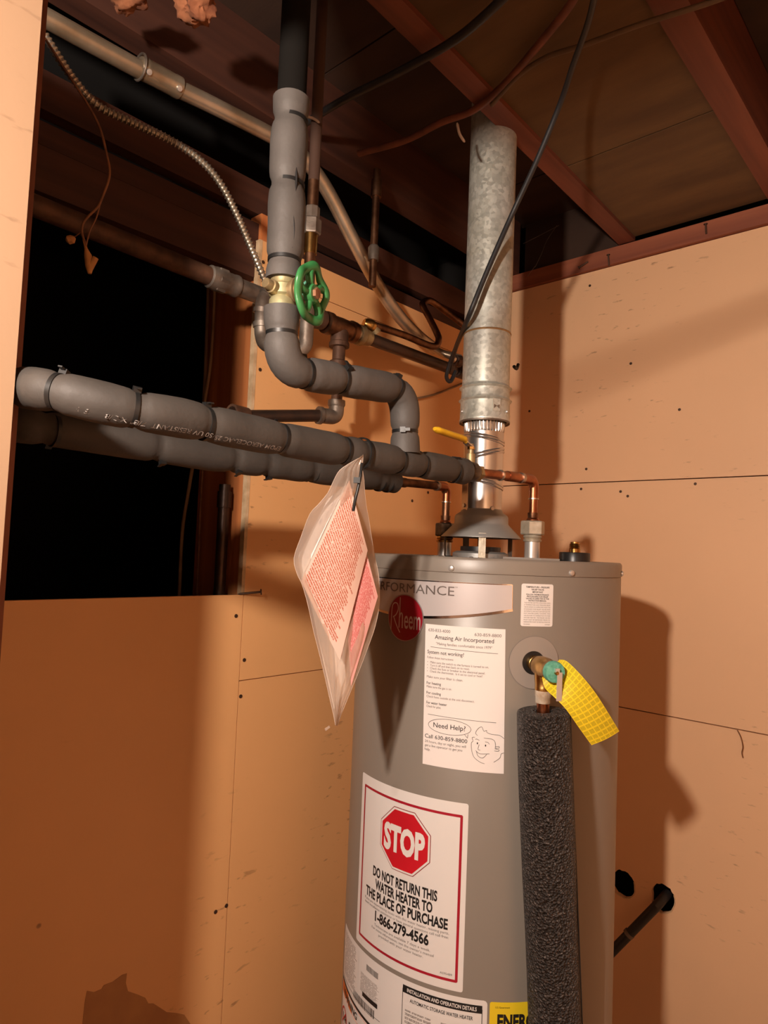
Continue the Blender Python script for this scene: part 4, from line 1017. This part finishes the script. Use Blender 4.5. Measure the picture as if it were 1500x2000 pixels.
ar = thing('armored_cable', 'flexible steel armored cable curving down from the dark joist bay', 'cable', (-0.9576,0.569,2.0955))
apath = resample(smooth_path([(-1.0385,0.3506,2.211),(-1.03,0.389,2.1657),(-1.0214,0.4262,2.1376),(-1.0091,0.4786,2.1308),(-0.9944,0.5332,2.1251),(-0.975,0.5795,2.1052),(-0.9672,0.6159,2.0782),(-0.9638,0.6493,2.0373),(-0.9637,0.6799,1.9945),(-0.9588,0.7007,1.9573),(-0.9577,0.7173,1.932)], 8), .0022)
ah = []
for i, p in enumerate(apath): ah.append(.0058 + .0014*math.cos(i*2*PI/3))
MB().tube(apath, ah, 12).build('armor', ARMOR, ar, 20)
hwi = thing('hanging_wire', 'frayed brown wire dangling in front of the opening, with loose taped ends', 'wire', (-0.8989,0.3863,1.9947))
MB().tube(smooth_path([(-0.9876,0.3322,2.1724),(-0.9544,0.3532,2.1179),(-0.9228,0.3725,2.0665),(-0.9012,0.3815,2.0294),(-0.8948,0.3901,1.9949),(-0.892,0.3949,1.9659),(-0.8995,0.3904,1.9355),(-0.9047,0.3867,1.9213),(-0.9173,0.3767,1.9032),(-0.9205,0.3749,1.8877),(-0.9171,0.3795,1.8698),(-0.9156,0.382,1.8546)], 6), .0017, 8).build('wire_strand', WIRE, hwi, 60)
MB().tube(smooth_path([(-0.9065,0.3912,1.9309),(-0.9108,0.3889,1.9097),(-0.9172,0.3844,1.8919),(-0.9215,0.3821,1.8706)], 5), .0011, 8).build('wire_strand', WIRE, hwi, 60)
MB().tube([(-0.9205,0.3749,1.8877),(-0.9257,0.3706,1.8819),(-0.932,0.3654,1.8767)], .0007, 6).build('wire_strand', WIRE, hwi)
MB().tube([(-0.9278,0.369,1.879),(-0.9304,0.3668,1.8767),(-0.934,0.3636,1.8752),(-0.9361,0.3617,1.8743)], [.0022, .0058, .0060, .003], 10).build('wire_nut', mat('tape_end', (.60, .30, .10), .7, 0, (.4, .18, .06), 60), hwi)
MB().tube([(-0.9191,0.3771,1.8767),(-0.9166,0.3804,1.8643),(-0.9146,0.3829,1.8546),(-0.9132,0.3853,1.8408),(-0.9133,0.386,1.831)], [.0014, .0022, .0052, .0058, .0026], 10).build('taped_end', MATS['tape_end'], hwi)
MB().tube([(-0.9132,0.3854,1.8394),(-0.9095,0.3882,1.8466),(-0.9069,0.3901,1.853)], [.0052, .0042, .0040], 10).build('taped_end', MATS['tape_end'], hwi)

bc = thing('black_cord', 'thin black cord slanting across the flue pipe up to the ceiling', 'cord', (-0.9572,1.2621,1.9074))
cpts = [(-0.4144,0.8596,2.2932),(-0.46,0.9261,2.2983),(-0.5194,0.994,2.2962),(-0.569,1.0451,2.2783),(-0.6302,1.0758,2.2121),(-0.6891,1.0952,2.1425),(-0.7161,1.0864,2.0786),(-0.7411,1.0744,2.0092),(-0.7664,1.0673,1.9439),(-0.8188,1.1154,1.93),(-0.9241,1.2352,1.9442),(-0.9969,1.3066,1.916)]
MB().tube(smooth_path(cpts, 6), .0052, 10).build('cord_length', CORD, bc, 60)
MB().tube(smooth_path([(-0.9273,1.2449,1.9569),(-0.969,1.2766,1.9312),(-0.9887,1.2883,1.8993),(-0.9874,1.3037,1.8898),(-0.9838,1.3184,1.918)], 5), .0050, 8).build('cord_knot', CORD, bc, 60)
MB().tube(smooth_path([(-0.9357,1.5077,1.966),(-0.9465,1.5383,1.9692),(-0.9539,1.5574,1.9859)], 4), .0045, 8).build('cord_end', CORD, bc)
# thin wire across the wall between loop and flue
tw = MB().tube(smooth_path([(-1.171,1.0682,1.8404),(-1.171,1.1716,1.8486),(-1.171,1.285,1.8643),(-1.171,1.3669,1.8803),(-1.171,1.4769,1.9164),(-1.171,1.6091,1.9768)], 6), .0030, 8).build('low_voltage_cable', NM, None, 60, (XW, 1.3, 1.9))
tag(tw, 'thin twisted cable sagging along the left wall behind the riser loop', 'cable')
# cables stapled under the joists
k1 = MB().tube(smooth_path([(-0.4507,0.8877,2.333),(-0.4925,0.9209,2.333),(-0.5697,0.962,2.333),(-0.6635,1.007,2.333),(-0.7483,1.0311,2.333),(-0.8226,1.0219,2.333),(-0.9176,1.022,2.333),(-1.0262,0.9942,2.333)], 6), .0068, 10).build('jacketed_cable', mat('cable_brown', (.20, .06, .03), .6, 0, (.1, .03, .015), 20), None, 60, (-.7, 1, 2.33))
tag(k1, 'reddish brown cable sagging below the joists left of the flue top', 'cable')
k2 = MB().tube(smooth_path([(-0.2292,1.0523,2.328),(-0.3102,1.0446,2.328),(-0.4176,1.0185,2.328),(-0.5061,1.0027,2.328),(-0.5678,0.9887,2.328),(-0.6313,0.9985,2.328),(-0.7089,1.0342,2.328)], 6), .0045, 10).build('jacketed_cable', mat('cable_tan_dark', (.13, .075, .035), .7, 0, (.08, .045, .02), 20), None, 60, (-.5, 1, 2.33))  # tan jacket in a darkened brown
tag(k2, 'tan cable crossing under the right hand joists at the top right', 'cable')
k3 = MB().tube(smooth_path([(-0.5265,0.825,2.325),(-0.6505,0.8534,2.325),(-0.7842,0.8524,2.325),(-0.9044,0.8427,2.325),(-1.0215,0.8427,2.325)], 6), .0075, 10).build('jacketed_cable', CORD, None, 60, (-.8, .8, 2.33))
tag(k3, 'thick dark cable crossing the unlit joist bay above the grey riser', 'cable')
# cables and pipe on the stud in the opening
for i, (pts, r_, mm, lb) in enumerate((
    ([(-1.3868,0.858,2.3285),(-1.3755,0.858,2.1247),(-1.3663,0.858,1.9018),(-1.3639,0.858,1.7925),(-1.3549,0.858,1.6601)], .0040, NM, 'tan cable running down the stud face, left one in the opening'),
    ([(-1.3524,0.853,2.3143),(-1.3391,0.853,2.0892),(-1.337,0.853,1.8957),(-1.3548,0.853,1.7785),(-1.3494,0.853,1.6828)], .0040, NM, 'tan cable beside the first on the stud, slanting left as it drops'),
    ([(-1.3808,0.85,1.6606),(-1.3952,0.85,1.5894),(-1.4115,0.85,1.4937),(-1.4075,0.85,1.3331),(-1.394,0.85,1.1881)], .0042, NM, 'tan cable bowing left below the grey sleeves at the stud edge'),
    ([(-1.3496,0.856,1.6595),(-1.3507,0.856,1.5651),(-1.3472,0.856,1.448),(-1.3444,0.856,1.338),(-1.3341,0.856,1.1961)], .0030, WIRE, 'thin brown wire running down the stud below the grey sleeves'))):
    o = MB().tube(smooth_path(pts, 5), r_, 8).build('stud_cable', mm, None, 60, pts[2]); tag(o, lb, 'cable')
dp = thing('dark_vent_pipe', 'dark vertical pipe inside the stud bay, below the grey sleeves', 'pipe', (-1.2461,0.848,1.4844))
a, b, _ = (-1.2461,0.848,1.4844)
MB().tube([(a, b, .9), (a, b, 1.60)], .0125, 16).build('pipe_length', IRON, dp)
MB().lathe([(.0155, 1.55), (.0155, 1.585)], (a, b, 0), seg=16).build('coupling', IRON, dp)
# big nail at the corner of the opening
nl = MB().lathe([(.0062, 0), (.0062, .0025), (.0024, .003), (.0024, .045), (.0003, .050)], (-1.155,0.8915,1.3728), (-.55, -.8, -.12), 12).build('long_nail', NAIL, None, 40, (-1.155,0.8915,1.3728)); tag(nl, 'long rusty nail sticking out of the board at the opening corner', 'nail')
# pipe stub out of the torn hole
hp2 = thing('wall_hole_pipe', 'black pipe angling down out of the right torn wall hole behind the heater', 'pipe', (-0.6328,1.76,0.6176))
MB().tube([(-.620, 1.79, .643), (-.628, 1.735, .628), (-.7400, 1.690, .470), (-.790, 1.665, .400)], .0115, 14).build('pipe_length', CORD, hp2)
MB().lathe([(.0135, -.004), (.0135, .004)], (-.685, 1.712, .549), (-.57, -.23, -.78), 14).build('pipe_band', GALV, hp2)
# curled thread on the right wall seam
th = MB().tube(smooth_path([(-0.459,1.768,1.0823),(-0.4511,1.768,1.0673),(-0.4466,1.768,1.0471),(-0.4486,1.768,1.0325),(-0.4463,1.768,1.0212)], 5), .0014, 6).build('loose_thread', WIRE, None, 60, (-0.4511,1.768,1.0673)); tag(th, 'short curled thread hanging from the right wall seam', 'thread')
# torn insulation under the floor
def tuft(name, c, r, seed, lb):
    rnd = random.Random(seed); bm = bmesh.new(); bmesh.ops.create_icosphere(bm, subdivisions=4, radius=1)
    for v in bm.verts:
        p = v.co.copy(); k = 1 + .45*noise.noise(p*1.7 + Vector((seed,0,0))) + .22*noise.noise(p*5 + Vector((0,seed,0))) + .1*noise.noise(p*13)
        v.co = Vector((p.x*r[0], p.y*r[1], p.z*r[2]))*k
    bm.verts.index_update(); mb = MB(); mb.v = [tuple(v.co + Vector(c)) for v in bm.verts]; mb.f = [tuple(v.index for v in f.verts) for f in bm.faces]; bm.free()
    o = mb.build(name, TUFT, None, 60, c); o['kind'] = 'stuff'; tag(o, lb, 'insulation'); return o
tuft('torn_insulation', (-0.8888,0.5089,2.2799), (.030, .026, .022), 2, 'ragged orange brown scrap of insulation at the top edge')
tuft('torn_insulation', (-0.9631,0.4404,2.2897), (.036, .022, .012), 6, 'dark dusty insulation shreds left of the orange scrap')
for q, (p, s) in enumerate((([(-1.1019,0.9295,2.494),(-1.1205,0.9571,2.494),(-1.1287,0.9883,2.494)], .0025), ([(-0.8612,0.7099,2.1996),(-0.8529,0.7177,2.1965),(-0.8422,0.7215,2.1869)], .0024), ([(-0.7348,0.9625,2.2664),(-0.7314,0.9672,2.2458),(-0.7245,0.9746,2.231)], .0028))):
    o = MB().tube(smooth_path(p, 4), [s*.5] + [s]*7 + [s*.4], 6).build('wood_splinter', mat('dull_splinter', (.20, .10, .05), .8), None, 60, p[0]); tag(o, ('curled wood splinter right of the dark riser top', 'short wood splinter beside the grey riser tie', 'wood splinter left of the flue top')[q], 'splinter')

# ================================================================ relief valve, tag, discharge pipe
u0 = .0805; E = er(u0); T = et(u0); pc = TA + Z3*1.2985
rv = thing('relief_valve', 'brass relief valve with green cap and metal lever on the heater side', 'valve', pc + E*.26)
MB().lathe([(.0125, .245), (.0125, .268), (.0105, .269), (.0105, .274)], pc, E, 20).build('inlet_nipple', BRASS, rv)
MB().lathe([(.0115, .272), (.0145, .276), (.0160, .286), (.0165, .310), (.0150, .318), (.0140, .330), (.0150, .332)], pc, E, 24).build('valve_body', BRASS, rv, 50)
MB().lathe([(.0150, .332), (.0162, .333), (.0162, .340), (.0150, .343), (.0030, .3445)], pc, E, 28).build('valve_cap', VERDI, rv)
OC = TA + E*.2985
MB().lathe([(.0145, 1.2950), (.0140, 1.2800), (.0128, 1.2700), (.0132, 1.2690), (.0132, 1.2640), (.0120, 1.2630)], OC, seg=22).build('outlet_neck', BRASS, rv, 40)
MB().lathe([(.0118, 1.2640), (.0126, 1.2620), (.0126, 1.2540), (.0120, 1.2530), (.0122, 1.2450), (.0116, 1.2440)], OC, seg=22).build('outlet_collar', TAPE, rv, 40)
MB().lathe([(.0030, .3440), (.0030, .3500), (.0022, .3510)], pc, E, 12).build('lever_pin', BRASS, rv)
lv = MB(); lv.obox(pc + E*.3500 + T*.0035 - Z3*.0195, T, E, Z3, .0040, .0008, .0210); lv.obox(pc + E*.3470 + T*.0005 + Z3*.0035, T, E, Z3, .0032, .0030, .0035)
lv.build('test_lever', CHROME, rv, 0)
# yellow tag
le = [(-0.5199,0.9431,1.2901),(-0.514,0.9431,1.2717),(-0.4899,0.9321,1.2612),(-0.4758,0.9393,1.2462),(-0.4649,0.9581,1.2199),(-0.4555,0.9825,1.1914)]
ri = [(-0.5047,0.9688,1.3124),(-0.4936,0.9722,1.3113),(-0.4699,0.9678,1.2966),(-0.4519,0.9794,1.2722),(-0.4387,0.998,1.2416),(-0.4308,1.0239,1.21)]
le, ri = smooth_path(le, 4), smooth_path(ri, 4)
rows = [[a + (b-a)*k/6 + E*.004*math.sin(PI*k/6) for k in range(7)] for a, b in zip(le, ri)]
tg = MB().sheet(rows, -.0005).build('warning_tag', TAGM, None, 60, rows[0][3]); tag(tg, 'bent yellow printed tag hanging from the brass relief valve', 'tag')
# discharge pipe in coarse foam
dpz = 1.2335
dcp = thing('discharge_pipe', 'vertical discharge tube wrapped in coarse dark foam below the relief valve', 'pipe', (OC.x, OC.y, 0))
o1 = Vector((OC.x, OC.y, 1.2450)); o2 = o1 + Vector((.030, .020, -1.2)) + RD*.040
MB().tube([o1, o1 + (o2-o1)*.1], .0098, 18).build('copper_stub', COPPER, dcp)
dirv = (o2-o1).normalized(); s0 = o1 + dirv*.013
def foam_tube():
    seg = 40; rows = []; ro, ri_ = .0405, .0135; u = dirv.orthogonal().normalized(); v = dirv.cross(u)
    prof = [(ri_, .12), (ri_, .004), (ri_+.002, .0005), (ro-.004, 0), (ro-.0012, .0015), (ro, .005)] + [(ro + .0012*math.sin(k*.37), .03*k) for k in range(1, 41)] + [(ro, 1.21), (.01, 1.211)]
    mb = MB(); vs = []; fs = []
    for i, (r, h) in enumerate(prof):
        for k in range(seg):
            a = 2*PI*k/seg; d = u*math.cos(a) + v*math.sin(a)
            rr_ = r + (.0009*noise.noise((d*3 + dirv*h*9)) if r > .03 else 0)
            vs.append(s0 + dirv*h + d*rr_)
    for i in range(len(prof)-1):
        for k in range(seg): fs.append((i*seg+k, i*seg+(k+1)%seg, (i+1)*seg+(k+1)%seg, (i+1)*seg+k))
    mb.add(vs, fs); return mb.build('foam_wrap', CFOAM, dcp, 50)
foam_tube()
# seam of the wrap
sd = (RD*.93 + Vector((.674,-.738,0))*.30).normalized()
MB().tube([s0 + dirv*(.002 + .06*k) + sd*.0408 for k in range(21)], .0012, 6).build('wrap_seam', BLACKP, dcp)

# ================================================================ plastic bag with booklets, hung by a tie
BD = .86
ct_ = Vector((-.661, .672, 1.606))
bt = thing('hanging_tie', 'black zip tie around the upper sleeve with long tail holding the plastic bag', 'zip tie', ct_)
zip_tie(ct_ + Z3*-.001, (0, 1, 0), .0222, bt, -1.75, False, 'tie_band')
MB().tube(smooth_path([(-0.6046,0.6166,1.5811),(-0.6006,0.6108,1.5637),(-0.6011,0.6076,1.547),(-0.6029,0.6056,1.5339),(-0.6064,0.6063,1.519)], 4), .0020, 8).build('tie_tail', TIE, bt, 60)
MB().obox((-0.6005,0.6045,1.5578), RD, Vector((.674,-.738,0)), Z3, .0042, .003, .0036).build('tie_head', TIE, bt, 0)
outl = [(706,890,708), (693,900,709), (662,921,707), (652,940,711), (640,965,713), (622,985,716), (605,1004,720), (588,1048,726), (574,1090,733), (580,1120,738), (590,1142,741), (601,1180,741), (612,1230,732), (622,1270,718), (634,1320,698), (644,1365,680), (651,1395,668), (655,1416,659)]
BF = Vector((-.673, .7374, 0)).normalized(); BFn = -BF
rowsF = []; rowsB = []
leftp = [(-0.6083,0.618,1.5895),(-0.6138,0.6081,1.5826),(-0.6256,0.5982,1.5714),(-0.6316,0.5938,1.5579),(-0.6376,0.5897,1.5412),(-0.6465,0.5827,1.5263),(-0.6549,0.5761,1.5133),(-0.6634,0.5706,1.484),(-0.6704,0.5663,1.456),(-0.6677,0.5703,1.4364),(-0.6629,0.5758,1.4223),(-0.6578,0.5824,1.3976),(-0.6527,0.5895,1.365),(-0.6481,0.5958,1.339),(-0.6425,0.6034,1.3065),(-0.6379,0.6099,1.2772),(-0.6347,0.6144,1.2577),(-0.6328,0.6171,1.244)]
rightp = [(-0.6063,0.6196,1.5929),(-0.6064,0.62,1.5876),(-0.6042,0.6175,1.5746),(-0.6056,0.6228,1.5599),(-0.609,0.6292,1.5427),(-0.6118,0.636,1.5265),(-0.6127,0.6418,1.5121),(-0.6127,0.6492,1.4868),(-0.6108,0.6557,1.46),(-0.6093,0.6614,1.4397),(-0.6084,0.6635,1.4222),(-0.6073,0.6637,1.3979),(-0.6093,0.6587,1.3683),(-0.6138,0.6513,1.3416),(-0.6207,0.6422,1.3083),(-0.6261,0.6315,1.2784),(-0.6293,0.6246,1.2591),(-0.6324,0.6204,1.2422)]
ncol = 24
def swing(ps):                                   # the bag hangs a little towards the heater
    out = []
    for p in ps:
        p = Vector(p); k = min(1, max(0, (1.60 - p.z)/.14)); d = (p - Vector((0, 0, 1.47))); out.append(Vector((0, 0, 1.47)) + d*(1 + .075*k))
    return out
LL, RR = smooth_path(swing(leftp), 3), smooth_path(swing(rightp), 3)
for j, (a, b) in enumerate(zip(LL, RR)):
    wdt = (b-a).length; rf = []; rb = []
    for k in range(ncol+1):
        t = k/ncol; p = a + (b-a)*t; prof = math.sin(PI*t)**.6
        wr = .0055*noise.noise(Vector((t*8 + .03*j, j*.08, 3))) + .0040*noise.noise(Vector((t*15 + j*.18, j*.20, 8)))
        th_ = min(.016, wdt*.16)
        rf.append(p + BFn*(prof*(th_ + wr))); rb.append(p - BFn*(prof*(th_*.8 + wr*.8)))
    rowsF.append(rf); rowsB.append(rb)
bag = thing('plastic_bag', 'clear creased plastic bag hanging from the upper sleeve with papers inside', 'bag', ct_ - Z3*.02)
MB().sheet(rowsF).build('front_film', FILM, bag, 80)
MB().sheet(rowsB).build('rear_film', FILM, bag, 80)
MB().tube(smooth_path([r[0] for r in rowsF], 1), .0003, 6).build('side_seam', mat('film_edge', (.75, .62, .52), .3), bag)
MB().tube(smooth_path([r[-1] for r in rowsF], 1), .00025, 6).build('side_seam', MATS['film_edge'], bag)
# booklets: folded leaves with red print, corner up
def leafgrid(q, ni, nj, bow):
    a, b, c, d = swing(q); rows = []       # a,b top edge; d,c bottom edge
    for j in range(nj+1):
        t = j/nj; rows.append([(a*(1-t)+d*t)*(1-i/ni) + (b*(1-t)+c*t)*(i/ni) + BFn*bow*math.sin(PI*i/ni)*math.sin(PI*(.15+.7*t)) for i in range(ni+1)])
    return rows
bk = thing('manual_booklet', 'folded paper manual with red print, corner up inside the plastic bag', 'booklet', (-0.6413,0.5987,1.4511))
MB().sheet(leafgrid([(-0.6669,0.5772,1.4273),(-0.6193,0.6074,1.5615),(-0.6225,0.6006,1.5424),(-0.6608,0.5761,1.4421)], 8, 8, .001), .0004).build('spine_edge', PAPER, bk, 40)
MB().sheet(leafgrid([(-0.6184,0.6085,1.559),(-0.6002,0.6293,1.4697),(-0.6249,0.6125,1.3276),(-0.6639,0.5746,1.4268)], 10, 10, .006), .0005).build('printed_page', BOOKM, bk, 60)
MB().sheet(leafgrid([(-0.6479,0.5997,1.5343),(-0.6231,0.6151,1.5585),(-0.669,0.5809,1.4245),(-0.6752,0.5779,1.4594)], 6, 6, .002), .0005).build('cover', BOOKW, bk, 60)
b2 = thing('folded_warranty_sheet', 'pinkish folded sheet with dense red print at the lower right in the bag', 'paper sheet', (-0.6125,0.63,1.3867))
MB().sheet(leafgrid([(-0.6119,0.6309,1.486),(-0.5992,0.6512,1.4103),(-0.623,0.6331,1.2931),(-0.625,0.6166,1.4124)], 8, 10, .004), .0005).build('printed_page', print_mat('warranty_print', (.70, .36, .33), (.48, .05, .05), 40, 4, .3, .04), b2, 60)
MB().sheet(leafgrid([(-0.6684,0.5938,1.4064),(-0.6351,0.6205,1.4183),(-0.6308,0.6318,1.2887),(-0.6444,0.6243,1.2609)], 6, 8, .002), .0005).build('back_page', PAPER, b2, 60)
# tiny torn corner of film under the tip
o = MB().sheet([[(-0.6431,0.6081,1.2388), (-0.6387,0.6119,1.243)], [(-0.6422,0.6093,1.2356), (-0.6377,0.6129,1.2404)]], .0005).build('film_scrap', FILM, bag, 0)

# cobweb strands in the back corner
cw = thing('cobweb', 'thin cobweb strands in the dark corner right of the flue top', 'cobweb', (-1.0042,1.76,2.3722))
for pts in ([(-1.0245,1.752,2.3401),(-1.0033,1.752,2.377),(-0.9874,1.752,2.4117),(-0.955,1.752,2.4489)], [(-1.0677,1.752,2.4251),(-1.0188,1.752,2.4334),(-0.9483,1.752,2.4469)], [(-1.05,1.752,2.3181),(-1.0246,1.752,2.3433)]):
    MB().tube(smooth_path(pts, 4), .0007, 5).build('strand', GALV, cw)
# cable strung outside the opening whose soft shadow slants over the right wall
ccA = LIGHT + (Vector((-.95, 1.775, 1.962)) - LIGHT)*.265
ccB = LIGHT + (Vector((-.40, 1.775, 2.088)) - LIGHT)*.365
sx = MB().tube([ccB + (ccB-ccA)*2.5, ccB, ccA, ccA - (ccB-ccA)*.2], .0050, 8).build('strung_cable', CORD, None, 60, ccB)
tag(sx, 'thin dark cable strung across the opening above the camera', 'cable')
for o in list(bpy.data.objects):
    if 'org' in o: del o['org']
